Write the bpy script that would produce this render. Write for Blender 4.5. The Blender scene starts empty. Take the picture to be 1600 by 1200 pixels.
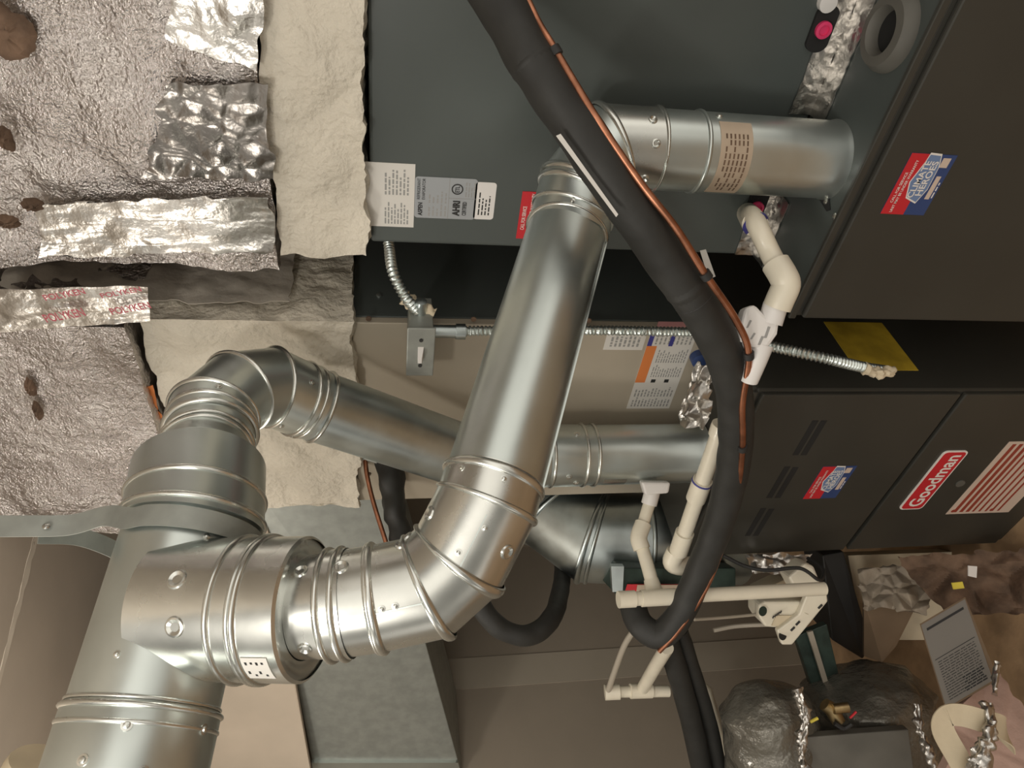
import bpy, math, random
from mathutils import Vector, Matrix, noise
random.seed(7)
C = bpy.context.scene.collection
V = Vector

# ------------------------------------------------------------------ camera (a phone held sideways)
FOC = 1130.0
AX = V((0.120453, 0.722721, 0.680562)); AZ = V((-0.984768, 0.000399, 0.173872))
AX.normalize(); AZ = (AZ - AX * AZ.dot(AX)).normalized(); AY = AZ.cross(AX)
W = Matrix((AX, AY, AZ))                      # camera axes -> world axes
cam = bpy.data.objects.new('camera', bpy.data.cameras.new('camera')); C.objects.link(cam)
cam.matrix_world = W.to_4x4()
cam.data.sensor_fit = 'HORIZONTAL'; cam.data.sensor_width = 36; cam.data.lens = FOC * 36 / 1600
cam.data.clip_start = .02
bpy.context.scene.camera = cam

# ------------------------------------------------------------------ world, lamps, exposure
world = bpy.data.worlds.new('world'); bpy.context.scene.world = world; world.use_nodes = True
WN = world.node_tree.nodes; WL = world.node_tree.links
_tc = WN.new('ShaderNodeTexCoord'); _no = WN.new('ShaderNodeTexNoise'); _no.inputs['Scale'].default_value = 1.6; _no.inputs['Detail'].default_value = 1
_cr = WN.new('ShaderNodeValToRGB'); _cr.color_ramp.elements[0].color = (.34, .32, .28, 1); _cr.color_ramp.elements[1].color = (2.0, 1.86, 1.66, 1)
_cr.color_ramp.elements[0].position = .40; _cr.color_ramp.elements[1].position = .62
WL.new(_tc.outputs['Generated'], _no.inputs[0]); WL.new(_no.outputs[0], _cr.inputs[0]); WL.new(_cr.outputs[0], WN['Background'].inputs[0])
world.node_tree.nodes['Background'].inputs[1].default_value = .46
def lamp(name, loc, power, color, size):
    l = bpy.data.lights.new(name, 'POINT'); l.energy = power; l.color = color; l.shadow_soft_size = size
    o = bpy.data.objects.new(name, l); C.objects.link(o); o.location = loc
    return o
lamp('ceiling_bulb', (-.45, -.12, .52), 10, (1, .94, .85), .06)
lamp('front_fill', (-.60, -.70, .42), 14.5, (1, .94, .85), .16)  # unseen soft lamp added behind the camera to brighten the front faces
lamp('far_fill', (-1.80, .02, .70), 15, (1, .93, .83), .09)  # fill light added on the far side for ceiling, foil and mastic
vs = bpy.context.scene.view_settings
vs.view_transform = 'Standard'; vs.look = 'None'; vs.gamma = 1; vs.exposure = .45
try: vs.use_curve_mapping = False
except Exception: pass

# ------------------------------------------------------------------ survey helpers
def at(u, v, d):                               # point seen at (u,v) at distance d along the view axis
    return (W @ V(((u - 800) / FOC, -(v - 600) / FOC, -1))) * d
def on(u, v, ax, c):                           # point seen at (u,v) on a world plane
    r = at(u, v, 1); return r * (c / r[ax])

# ------------------------------------------------------------------ materials
def mat(name, col, rough=.5, metal=0., bump=0., bscale=40., var=0., vscale=8., col2=None, spec=.5,
        stretch=None, coat=0, bump2=0, b2scale=300, kind='noise', alpha=1, rvar=0):
    m = bpy.data.materials.new(name); m.use_nodes = True
    nt = m.node_tree; N = nt.nodes; L = nt.links; b = N['Principled BSDF']
    b.inputs['Base Color'].default_value = (*col, 1); b.inputs['Roughness'].default_value = rough
    b.inputs['Metallic'].default_value = metal; b.inputs['Specular IOR Level'].default_value = spec
    b.inputs['Coat Weight'].default_value = coat
    b.inputs['Alpha'].default_value = alpha
    tc = N.new('ShaderNodeTexCoord'); mp = N.new('ShaderNodeMapping'); L.new(tc.outputs['Object'], mp.inputs[0])
    if stretch: mp.inputs['Scale'].default_value = stretch
    if var or col2:
        n = N.new('ShaderNodeTexNoise'); n.inputs['Scale'].default_value = vscale; n.inputs['Detail'].default_value = 6
        L.new(mp.outputs[0], n.inputs[0])
        cr = N.new('ShaderNodeValToRGB'); c2 = col2 or tuple(max(0, x * (1 - var)) for x in col)
        cr.color_ramp.elements[0].color = (*c2, 1); cr.color_ramp.elements[1].color = (*[min(1, x * (1 + (0 if col2 else var * .5))) for x in col], 1)
        cr.color_ramp.elements[0].position = .35; cr.color_ramp.elements[1].position = .65
        L.new(n.outputs[0], cr.inputs[0]); L.new(cr.outputs[0], b.inputs['Base Color'])
        if rvar:
            mr = N.new('ShaderNodeMapRange'); mr.inputs[3].default_value = rough - rvar; mr.inputs[4].default_value = rough + rvar
            mr.inputs[1].default_value = .3; mr.inputs[2].default_value = .7
            L.new(n.outputs[0], mr.inputs[0]); L.new(mr.outputs[0], b.inputs['Roughness'])
    last = None
    for (s, sc) in ((bump, bscale), (bump2, b2scale)):
        if s:
            if kind == 'voronoi':
                n = N.new('ShaderNodeTexVoronoi'); n.inputs['Scale'].default_value = sc
            else:
                n = N.new('ShaderNodeTexNoise'); n.inputs['Scale'].default_value = sc; n.inputs['Detail'].default_value = 4
            L.new(mp.outputs[0], n.inputs[0])
            bp = N.new('ShaderNodeBump'); bp.inputs['Strength'].default_value = s; bp.inputs['Distance'].default_value = .01
            L.new(n.outputs[0], bp.inputs['Height'])
            if last: L.new(last.outputs[0], bp.inputs['Normal'])
            last = bp
    if last: L.new(last.outputs[0], b.inputs['Normal'])
    return m
MT = dict(
    galv=mat('galvanised_steel', (.63, .685, .665), .33, .93, .07, 7, .07, 9, rvar=.035),
    galv_bright=mat('bright_steel', (.71, .725, .69), .26, .97, .07, 8, .09, 11, rvar=.04),
    galv_dull=mat('dull_galvanised_steel', (.55, .61, .61), .36, 1, .06, 8, .15, 12, rvar=.06),
    duct=mat('duct_sheet', (.31, .325, .30), .5, .5, .04, 12, .12, 30),
    grey=mat('grey_cabinet_paint', (.072, .084, .080), .38, 0, .02, 6, .06, 5),
    black=mat('charcoal_furnace_paint', (.040, .039, .033), .42, 0, .02, 6, .08, 5),
    darkgrey=mat('dark_groove', (.012, .012, .012), .8),
    beige=mat('taupe_cabinet_metal', (.44, .39, .31), .45, .1, .02, 6, .06, 5),
    mastic=mat('mastic', (.70, .65, .55), .72, 0, .9, 22, .07, 10, bump2=.5, b2scale=90),
    masticgrey=mat('grey_mastic', (.50, .46, .40), .7, 0, .5, 28, .15, 10),
    foil=mat('foil_scrim', (.60, .565, .55), .25, 1, .75, 60, .1, 7, bump2=.5, b2scale=230, rvar=.06),
    tape=mat('foil_tape', (.55, .53, .50), .33, 1, .45, 30, .12, 12, rvar=.06),
    tapedark=mat('weathered_foil_tape', (.24, .225, .21), .3, 1, .4, 24, .2, 12, rvar=.06),
    greylabel=mat('grey_label', (.20, .185, .165), .6),
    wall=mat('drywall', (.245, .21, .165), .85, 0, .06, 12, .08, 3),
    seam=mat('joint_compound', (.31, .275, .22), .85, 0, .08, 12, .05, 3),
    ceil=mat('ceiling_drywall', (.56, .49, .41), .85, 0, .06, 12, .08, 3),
    floor=mat('floor_board', (.46, .30, .17), .8, 0, .3, 20, .35, 7),
    rubber=mat('black_foam_insulation', (.022, .022, .020), .62, 0, .12, 35, .2, 20),
    copper=mat('copper', (.45, .20, .12), .38, 1, .05, 20, .35, 30),
    pvc=mat('white_pvc', (.72, .67, .55), .35, 0, 0, 10, .06, 18, coat=.1),
    pvcw=mat('bright_white_plastic', (.72, .70, .68), .4),
    cream=mat('cream_strap', (.62, .53, .38), .6, 0, .1, 40, .08, 18),
    paper=mat('white_paper', (.66, .64, .60), .7, 0, .03, 20),
    silverlabel=mat('silver_label', (.36, .38, .40), .4, .3),
    ink=mat('black_ink', (.02, .02, .02), .6),
    greyink=mat('grey_print', (.30, .30, .29), .7),
    red=mat('red_print', (.55, .02, .03), .45), blue=mat('blue_print', (.03, .06, .18), .45),
    ltblue=mat('light_blue_print', (.16, .24, .42), .45), orange=mat('orange_print', (.70, .22, .06), .5),
    navy=mat('navy_print', (.05, .05, .25), .5), yellow=mat('yellow_card', (.52, .36, .03), .6, 0, 0, 9, .3, 14),
    pink=mat('pink_plastic', (.75, .05, .16), .4), pinkink=mat('pink_ink', (.42, .08, .11), .5),
    white=mat('white_print', (.80, .76, .72), .5), salmon=mat('rating_plate', (.62, .50, .42), .5),
    darkred=mat('dark_red_lines', (.30, .05, .03), .5), tan=mat('tan_sticker', (.52, .42, .32), .5, .3, 0, 9, .15, 14),
    wood=mat('brown_lump', (.16, .10, .065), .85, 0, .6, 30, .4, 20), seamlight=mat('light_joint_compound', (.75, .68, .58), .85, 0, .08, 12, .05, 3),
    dimpink=mat('faded_pink', (.36, .17, .17), .6),
    creampanel=mat('cream_panel', (.47, .40, .32), .8, 0, .1, 12, .08, 5),
    brass=mat('brass', (.42, .32, .17), .4, 1, .1, 30, .2, 40),
    pinkfoam=mat('pink_insulation', (.42, .28, .23), .9, 0, .6, 25, .2, 9), card=mat('cardboard', (.19, .13, .08), .85, 0, .05, 20, .12, 8),
    plastic=mat('clear_grey_plastic', (.17, .16, .135), .27, .3, 1, 14, .3, 8, coat=.3, bump2=.8, b2scale=45),
    kraft=mat('torn_insulation_backing', (.38, .32, .25), .7, .1, .8, 18, .35, 9),
    green=mat('green_painted_steel', (.035, .06, .05), .45, .2, .1, 20, .4, 20), yellowp=mat('yellow_plastic', (.75, .62, .08), .5),
    greyp=mat('grey_sheet', (.12, .115, .10), .6, 0, .1, 20, .15, 9), tube=mat('cloudy_vinyl', (.38, .34, .28), .3),
)

# ------------------------------------------------------------------ mesh builder
class MB:
    def __init__(s): s.v = []; s.f = []
    def add(s, vs, fs):
        k = len(s.v); s.v += [V(p) for p in vs]; s.f += [tuple(i + k for i in f) for f in fs]; return s
    def rings(s, rs, closed=True, cap0=True, cap1=True):
        k = len(s.v); n = len(rs[0])
        for r in rs: s.v += [V(p) for p in r]
        for j in range(len(rs) - 1):
            for i in range(n if closed else n - 1):
                a = k + j * n + i; b = k + j * n + (i + 1) % n
                s.f.append((a, b, b + n, a + n))
        if cap0: s.f.append(tuple(k + i for i in range(n))[::-1])
        if cap1: s.f.append(tuple(k + (len(rs) - 1) * n + i for i in range(n)))
        return s
    def box(s, a, b):
        x0, x1 = sorted((a[0], b[0])); y0, y1 = sorted((a[1], b[1])); z0, z1 = sorted((a[2], b[2]))
        return s.hexa([(x0, y0, z0), (x1, y0, z0), (x1, y1, z0), (x0, y1, z0), (x0, y0, z1), (x1, y0, z1), (x1, y1, z1), (x0, y1, z1)])
    def hexa(s, p):
        return s.add(p, [(3, 2, 1, 0), (4, 5, 6, 7), (0, 1, 5, 4), (1, 2, 6, 5), (2, 3, 7, 6), (3, 0, 4, 7)])
    def build(s, name, m, parent=None, smooth=False, bevel=0):
        import bmesh
        if parent: org = wloc(parent)
        else:
            org = sum(s.v, V((0, 0, 0))) / len(s.v)
        me = bpy.data.meshes.new(name)
        me.from_pydata([tuple(p - org) for p in s.v], [], s.f)
        bm = bmesh.new(); bm.from_mesh(me); bmesh.ops.recalc_face_normals(bm, faces=bm.faces); bm.to_mesh(me); bm.free()
        me.materials.append(m if not isinstance(m, str) else MT[m])
        o = bpy.data.objects.new(name, me); C.objects.link(o)
        if parent: o.parent = parent
        else: o.location = org
        LOC[o.name] = org
        if smooth:
            for p in me.polygons: p.use_smooth = True
            md = o.modifiers.new('split', 'EDGE_SPLIT'); md.split_angle = math.radians(38)
        if bevel:
            md = o.modifiers.new('bevel', 'BEVEL'); md.width = bevel; md.segments = 2; md.limit_method = 'ANGLE'
        return o
LOC = {}
def wloc(o): return LOC[o.name]
def tag(o, label=None, cat=None, group=None, kind=None):
    if label: o['label'] = label
    if cat: o['category'] = cat
    if group: o['group'] = group
    if kind: o['kind'] = kind
    return o
def thing(name, loc, label, cat, group=None):
    o = bpy.data.objects.new(name, None); C.objects.link(o); o.location = loc; o.empty_display_size = .05
    LOC[o.name] = V(loc)
    return tag(o, label, cat, group)
def struct(o): return tag(o, kind='structure')

# ------------------------------------------------------------------ mitred round path
class Path:
    def __init__(s, pts, seg=56):
        s.p = [V(p) for p in pts]; s.n = seg
        s.d = [(s.p[i + 1] - s.p[i]).normalized() for i in range(len(s.p) - 1)]
        s.pn = [s.d[0]] + [(s.d[i] + s.d[i + 1]).normalized() for i in range(len(s.d) - 1)] + [s.d[-1]]
        toc = (-s.p[0]); x = (toc - s.d[0] * toc.dot(s.d[0])).normalized()
        s.fr = []
        for i, d in enumerate(s.d):
            if i:
                q = s.d[i - 1].rotation_difference(d); x = q @ x
            x = (x - d * x.dot(d)).normalized(); s.fr.append((x, d.cross(x)))
    def c(s, i, t): return s.p[i].lerp(s.p[i + 1], t)
    def ring(s, i, t, r):
        c = s.c(i, t); nrm = s.pn[i].lerp(s.pn[i + 1], t).normalized(); d = s.d[i]; x, y = s.fr[i]; out = []
        for k in range(s.n):
            a = 2 * math.pi * k / s.n; o = (x * math.cos(a) + y * math.sin(a)) * r
            out.append(c + o - d * (o.dot(nrm) / d.dot(nrm)))
        return out
    def surf(s, i, t, phi, r):                 # point + outward normal, phi measured from the side that faces the viewer
        x, y = s.fr[i]; toc = -s.c(i, t); a0 = math.atan2(toc.dot(y), toc.dot(x)); a = a0 + math.radians(phi)
        n = x * math.cos(a) + y * math.sin(a); return s.c(i, t) + n * r, n
    def wall(s, i, r0, r1=None, t0=0, t1=1, k=6, cap0=False, cap1=False, prof=None):
        m = MB(); r1 = r1 or r0
        st = prof or [(t0 + (t1 - t0) * j / k, r0 + (r1 - r0) * j / k) for j in range(k + 1)]
        return m.rings([s.ring(i, t, r) for t, r in st], cap0=cap0, cap1=cap1)
    def bead(s, i, t, r, h=.0035, w=.004):
        L = (s.p[i + 1] - s.p[i]).length; m = MB()
        st = [(t + w * math.cos(a) / L, r - .0005 + (h + .0005) * math.sin(a)) for a in [math.pi * j / 6 for j in range(7)]]
        return m.rings([s.ring(i, q, rr) for q, rr in st], cap0=False, cap1=False)
def bead_obj(P, i, t, r, par, h=.0035, w=.004, m='galv_bright'): return P.bead(i, t, r, h, w).build('bead', m, par, True)
def screw(P, i, t, phi, r, par, size=.0045, m='galv_bright', name='screw'):
    p, n = P.surf(i, t, phi, r); mb = MB(); u = n.orthogonal().normalized(); w = n.cross(u); rs = []
    for (h, q) in ((-.001, 1.5), (.0008, 1.5), (.001, .95), (.003, .8), (.0036, .35)):
        rs.append([p + n * h + (u * math.cos(a) + w * math.sin(a)) * size * q for a in [2 * math.pi * j / 12 for j in range(12)]])
    return mb.rings(rs).build(name, m, par, True)
def dimple(P, i, t, phi, r, par, size=.013, m='galv_bright'):
    p, n = P.surf(i, t, phi, r); mb = MB(); u = n.orthogonal().normalized(); w = n.cross(u); rs = []
    for (h, q) in ((-.002, 1.0), (.0016, .86), (.0022, .7), (.0002, .45), (-.0022, .12)):
        rs.append([p + n * h + (u * math.cos(a) + w * math.sin(a)) * size * q for a in [2 * math.pi * j / 20 for j in range(20)]])
    return mb.rings(rs).build('dimple', m, par, True)
def patch(P, i, t0, t1, ph0, ph1, r, par, name, m, k=10):
    mb = MB(); rs = []
    for j in range(k + 1):
        ph = ph0 + (ph1 - ph0) * j / k
        a, n = P.surf(i, t0, ph, r); b, n2 = P.surf(i, t1, ph, r)
        rs.append([a + n * .0003, b + n2 * .0003, b + n2 * .0011, a + n * .0011])
    return mb.rings(rs).build(name, m, par, True)

def catmull(pts, k=8):
    pts = [V(p) for p in pts]; P = [pts[0] * 2 - pts[1]] + pts + [pts[-1] * 2 - pts[-2]]; out = []
    for i in range(1, len(P) - 2):
        a, b, c, d = P[i - 1:i + 3]
        for j in range(k):
            t = j / k
            out.append(.5 * ((2 * b) + (c - a) * t + (2 * a - 5 * b + 4 * c - d) * t * t + (3 * b - a - 3 * c + d) * t ** 3))
    out.append(pts[-1]); return out
def tube(pts, r, seg=20, k=8, jit=0, corr=None, jf=25):
    pts = catmull(pts, k) if k else [V(p) for p in pts]; m = MB(); rs = []; x = None; n = len(pts); run = 0
    for i, p in enumerate(pts):
        d = (pts[min(i + 1, n - 1)] - pts[max(i - 1, 0)]).normalized()
        x = (d.orthogonal() if x is None else x - d * x.dot(d)).normalized(); y = d.cross(x)
        if i: run += (p - pts[i - 1]).length
        rr = r(i / (n - 1)) if callable(r) else r
        if corr: rr += corr[1] * math.sin(2 * math.pi * run / corr[0])
        ring = []
        for q in range(seg):
            a = 2 * math.pi * q / seg; o = x * math.cos(a) + y * math.sin(a)
            e = jit * noise.noise((p + o * rr) * jf) if jit else 0
            if jf > 25: e = crumple(p + o * rr, jf, jit) + .6 * jit * noise.noise((p + o * rr) * jf * 1.7)
            ring.append(p + o * (rr + e))
        rs.append(ring)
    return m.rings(rs)
def ribbon(pts, wid, width, th, k=8):          # strap with width along vectors wid
    P = catmull(pts, k); n = len(P); Wd = [V(w) for w in wid]; rs = []
    for i, p in enumerate(P):
        f = i / (n - 1) * (len(Wd) - 1); a = int(min(f, len(Wd) - 2)); w = Wd[a].lerp(Wd[a + 1], f - a).normalized()
        d = (P[min(i + 1, n - 1)] - P[max(i - 1, 0)]).normalized(); w = (w - d * w.dot(d)).normalized(); h = d.cross(w)
        rs.append([p + w * width / 2 + h * th / 2, p - w * width / 2 + h * th / 2, p - w * width / 2 - h * th / 2, p + w * width / 2 - h * th / 2])
    return MB().rings(rs)
def slab(outline, th, back=None):              # plate: outline of (u,v,d), thickness away from the viewer
    f = [at(*o) for o in outline]
    n = (f[1] - f[0]).cross(f[2] - f[0]).normalized()
    if n.dot(f[0]) < 0: n = -n
    return MB().rings([f, [p + n * th for p in f]])
def crumple(p, s, amp):
    a = noise.voronoi(p * s)[0]; return amp * ((a[1] - a[0]) * 1.2 - .4 + .6 * noise.noise(p * s * .45))
def crumpled_box(a, b, res, amp, s, amp2=0, s2=30, edge=None):
    x0, x1 = sorted((a[0], b[0])); y0, y1 = sorted((a[1], b[1])); z0, z1 = sorted((a[2], b[2]))
    nx, ny, nz = [max(2, int(round(q / res))) for q in (x1 - x0, y1 - y0, z1 - z0)]
    m = MB(); idx = {}; c = V(((x0 + x1) / 2, (y0 + y1) / 2, (z0 + z1) / 2)); h = V(((x1 - x0) / 2, (y1 - y0) / 2, (z1 - z0) / 2))
    def vid(i, j, k):
        key = (i, j, k)
        if key not in idx:
            p = V((x0 + (x1 - x0) * i / nx, y0 + (y1 - y0) * j / ny, z0 + (z1 - z0) * k / nz))
            q = p - c; dn = V([math.copysign(1, q[t]) if abs(abs(q[t]) - h[t]) < 1e-6 else 0 for t in range(3)]).normalized()
            d = crumple(p, s, amp) + (crumple(p + V((5, 3, 1)), s2, amp2) if amp2 else 0)
            pp = p + dn * d
            if edge and k == 0: pp.z += edge * noise.noise(p * 22) + edge * .5 * noise.noise(p * 90)
            m.v.append(pp); idx[key] = len(m.v) - 1
        return idx[key]
    for i in range(nx):
        for j in range(ny):
            for k in (0, nz): m.f.append((vid(i, j, k), vid(i + 1, j, k), vid(i + 1, j + 1, k), vid(i, j + 1, k)))
    for i in range(nx):
        for k in range(nz):
            for j in (0, ny): m.f.append((vid(i, j, k), vid(i + 1, j, k), vid(i + 1, j, k + 1), vid(i, j, k + 1)))
    for j in range(ny):
        for k in range(nz):
            for i in (0, nx): m.f.append((vid(i, j, k), vid(i, j + 1, k), vid(i, j + 1, k + 1), vid(i, j, k + 1)))
    return m
def crumpled_patch(quad, nu, nv, amp, s, th=.002, ragged=0, base=None):   # four world corners, displaced sheet with thickness
    q = [V(p) for p in quad]; n = (q[1] - q[0]).cross(q[3] - q[0]).normalized()
    if n.dot(q[0]) > 0: n = -n
    top = []; bot = []
    for j in range(nv + 1):
        for i in range(nu + 1):
            u = i / nu; v = j / nv
            p = q[0].lerp(q[1], u).lerp(q[3].lerp(q[2], u), v)
            if ragged and (i in (0, nu) or j in (0, nv)):
                p = p + (q[1] - q[0]).normalized() * ragged * noise.noise(p * 30) + (q[3] - q[0]).normalized() * ragged * noise.noise(p * 30 + V((9, 9, 9)))
            d = crumple(p, s, amp)
            if base: d += base(u, v)
            top.append(p + n * (d + amp * .5)); bot.append(p + n * (d - th + amp * .5))
    m = MB(); K = len(top); m.v = top + bot; w = nu + 1
    for j in range(nv):
        for i in range(nu):
            a = j * w + i; m.f.append((a, a + 1, a + w + 1, a + w)); m.f.append((K + a, K + a + w, K + a + w + 1, K + a + 1))
    edge = [i for i in range(nu)] + [nu + j * w for j in range(nv)] + [nv * w + i for i in range(nu, 0, -1)] + [j * w for j in range(nv, 0, -1)]
    for a, b in zip(edge, edge[1:] + edge[:1]): m.f.append((a, b, b + K, a + K))
    return m

# ------------------------------------------------------------------ stickers and lettering on faces that look along -Y
FONT = None
def lettering(s, x0, z0, h, y, m, par, wid=None, name='lettering', right=V((1, 0, 0)), up=V((0, 0, 1)), org=None, bold=0, th=.0006):
    cu = bpy.data.curves.new('tmp', 'FONT'); cu.body = s; cu.size = 1; cu.extrude = 0; cu.offset = bold; cu.resolution_u = 3
    ob = bpy.data.objects.new('tmp', cu); C.objects.link(ob)
    bpy.context.view_layer.update(); me = bpy.data.meshes.new_from_object(ob.evaluated_get(bpy.context.evaluated_depsgraph_get()))
    vs_ = [v.co.copy() for v in me.vertices]; fs = [tuple(p.vertices) for p in me.polygons]
    bpy.data.objects.remove(ob); bpy.data.curves.remove(cu); bpy.data.meshes.remove(me)
    lo = min(v.y for v in vs_); hi = max(v.y for v in vs_); xl = min(v.x for v in vs_); xh = max(v.x for v in vs_)
    sy = h / (hi - lo); sx = wid / (xh - xl) if wid else sy
    o0 = org if org is not None else V((x0, y, z0)); nn = right.cross(up).normalized()
    mb = MB(); mb.add([o0 + right * (v.x - xl) * sx + up * (v.y - lo) * sy + nn * th for v in vs_], fs)
    return mb.build(name, m, par)
def sticker(name, p0, p1, y, m, par, th=.001, r=0):       # rectangle from X0,Z0 to X1,Z1 on plane y
    x0, x1 = sorted((p0[0], p1[0])); z0, z1 = sorted((p0[1], p1[1]))
    if r:
        out = []
        for cx, cz, a0 in ((x1 - r, z1 - r, 0), (x0 + r, z1 - r, 90), (x0 + r, z0 + r, 180), (x1 - r, z0 + r, 270)):
            for j in range(5):
                a = math.radians(a0 + j * 22.5); out.append(V((cx + r * math.cos(a), y, cz + r * math.sin(a))))
        return MB().rings([out, [p + V((0, -th, 0)) for p in out]]).build(name, m, par)
    return MB().box((x0, y, z0), (x1, y - th, z1)).build(name, m, par)
def lines(x0, x1, z0, z1, n, y, m, par, fill=.55, name='print', cols=1, seed=0, th=.0003):   # small printed text rows, a few words each
    rnd = random.Random(seed); mb = MB(); dz = (z1 - z0) / n
    for c in range(cols):
        a = x0 + (x1 - x0) * c / cols; b = x0 + (x1 - x0) * (c + .92) / cols
        for i in range(n):
            z = z0 + dz * (i + .2); e = a + (b - a) * rnd.uniform(.6, 1); x = a
            while x < e - .002:
                w = rnd.uniform(.004, .013); mb.box((x, y, z), (min(x + w, e), y - th, z + dz * fill)); x += w + .0025
    return mb.build(name, m, par)

# ================================================================== THE ROOM
XL, YB, ZC, ZF = -2.7, 1.78, .92, -1.78
struct(MB().box((XL - .3, -1.8, ZF - .1), (1.6, YB + .2, ZF)).build('floor', 'floor'))
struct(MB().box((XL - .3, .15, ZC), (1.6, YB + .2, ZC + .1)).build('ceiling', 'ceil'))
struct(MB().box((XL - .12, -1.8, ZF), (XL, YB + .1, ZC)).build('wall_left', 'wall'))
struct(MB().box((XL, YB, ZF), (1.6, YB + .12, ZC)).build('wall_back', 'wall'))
# taped drywall joints
a = on(980, 1035, 0, XL)
struct(MB().box((XL, a.y - .06, ZF), (XL + .004, a.y + .06, ZC)).build('trim_1', 'seam'))
p0 = on(56, 840, 2, ZC); p1 = on(0, 1057, 2, ZC); dd = (p1 - p0).normalized(); q0 = p0 - dd * .4; q1 = p1 + dd * .8; sd = dd.cross(V((0, 0, 1))) * .012
struct(crumpled_patch([q0 - sd, q1 - sd, q1 + sd, q0 + sd], 60, 2, .004, 40, ragged=.01).build('trim_2', 'seamlight', None, True))

# ================================================================== NEAR AND FAR AIR HANDLERS
YF, YC = 1.0, 1.22
NX0, NX1 = -.787, -.20
FX0, FX1 = -1.60, -.985
ZT = -.775

def cabinet_box(x0, x1, y0, y1, z0, z1, name, m, par, bevel=.006):
    return MB().box((x0, y0, z0), (x1, y1, z1)).build(name, m, par, bevel=bevel)

# --- near furnace
nf = thing('furnace', ((NX0 + NX1) / 2, 1.3, ZF), 'nearer charcoal gas furnace with a red and blue sticker, under the dark grey coil cabinet', 'furnace')
cabinet_box(NX0, NX1, YF + .012, 1.68, ZF, ZT, 'cabinet', 'black', nf)
MB().box((NX0 + .004, YF, ZF + .06), (NX1 - .004, YF + .012, ZT - .012)).build('front_panel', 'black', nf, bevel=.004)
MB().box((NX0, YF + .004, ZT), (NX1, YF + .012, ZT + .014)).build('top_lip', 'black', nf, bevel=.002)
MB().box((NX0 + .002, YF + .02, ZT), (NX1, YC, ZT + .003)).build('top_plate', 'grey', nf)
def climate(par, c, y):                         # service sticker: three of its corners seen in the photo
    a, b, d = [on(u, v, 1, y) for u, v in c]    # lower left of the red strip, upper right of it, far right corner
    x0, x1 = a.x, b.x; z1 = a.z; z0 = d.z; w = x1 - x0; h = z1 - z0
    st = sticker('sticker', (x0, z0), (x1, z1), y, 'blue', par); yy = y - .001
    sticker('red_strip', (x0, z1 - h * .52), (x1, z1), yy, 'red', st, .0004)
    # light blue ribbon plate with a white rim
    def plate(s, m, k):
        o = [(.22, .36), (.30, .62), (.55, .72), (.86, .62), (1.0, .60), (.99, .36), (.8, .28), (.45, .26)]
        cx = .6; cz = .47
        pts = [V((x0 + (cx + (px - cx) * s) * w, yy - .0004 * k, z0 + (cz + (pz - cz) * s) * h)) for px, pz in o]
        MB().rings([pts, [p - V((0, .0004, 0)) for p in pts]]).build('plate', m, st)
    plate(1.06, 'white', 1); plate(.98, 'ltblue', 2)
    lettering('CLIMATE', x0 + w * .30, z0 + h * .50, h * .14, yy - .0015, MT['white'], st, w * .60, bold=.02)
    lettering('HEROES', x0 + w * .34, z0 + h * .34, h * .14, yy - .0015, MT['white'], st, w * .56, bold=.02)
    lettering('CALL FOR SERVICE', x0 + w * .2, z1 - h * .13, h * .06, yy - .0005, MT['white'], st, w * .5, bold=.01)
    lettering('UNIT MAY BE UNDER WARRANTY', x0 + w * .04, z1 - h * .225, h * .06, yy - .0005, MT['white'], st, w * .86, bold=.01)
    sticker('white_bar', (x0 + w * .28, z0 + h * .10), (x0 + w * .66, z0 + h * .2), yy, 'salmon', st, .0005)
    sticker('badge', (x0 + w * .80, z0 + h * .1), (x0 + w * .95, z0 + h * .27), yy, 'salmon', st, .0005)
    lines(x0 + w * .3, x0 + w * .6, z0 + h * .03, z0 + h * .08, 1, yy, MT['white'], st, .5)
    return st
climate(nf, [(1375, 333), (1420, 238), (1496, 243)], YF)
h_ = [on(u, v, 2, ZT + .0035) for u, v in ((1276, 304), (1296, 304), (1298, 328), (1292, 330))]
MB().rings([h_, [q + V((0, 0, .0012)) for q in h_]]).build('hole', 'darkgrey', nf)
for (u, v) in ((1328, 246), (1292, 314), (1306, 338)):
    q = on(u, v, 2, ZT + .003); MB().rings([[q + V((r_ * math.cos(a), r_ * math.sin(a), k)) for a in [2 * math.pi * j / 12 for j in range(12)]] for r_, k in ((.006, 0), (.006, .003), (.003, .005))]).build('screw', 'galv_bright', nf, True)
# soft rubber grommet round the unused knockout
g = on(1395, 50, 2, ZT + .003); gm = MB(); rs = []
for (r_, z_) in ((.032, -.004), (.030, .012), (.036, .022), (.050, .020), (.058, .008), (.060, -.002)):
    rs.append([V((g.x + r_ * math.cos(a) * 1.0, g.y + r_ * math.sin(a), ZT + .003 + z_)) for a in [2 * math.pi * j / 40 for j in range(40)]])
gm.rings(rs, cap0=False, cap1=False).build('grommet', MT['greyp'], nf, True)
MB().rings([[V((g.x + .031 * math.cos(a), g.y + .031 * math.sin(a), ZT + .0045 + k)) for a in [2 * math.pi * j / 40 for j in range(40)]] for k in (0, .001)]).build('hole', 'darkgrey', nf)

# --- near coil cabinet
nc = thing('coil_cabinet', ((NX0 + NX1) / 2, 1.45, ZT), 'dark grey evaporator coil cabinet with white and silver data labels, on the nearer furnace', 'coil cabinet')
ZN = on(575, 200, 1, YC).z
cabinet_box(NX0, NX1, YC, 1.70, ZT + .004, ZN - .002, 'casing', 'grey', nc)
def r_on(u0, v0, u1, v1, y): a = on(u0, v0, 1, y); b = on(u1, v1, 1, y); return (a.x, a.z), (b.x, b.z)
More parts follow.
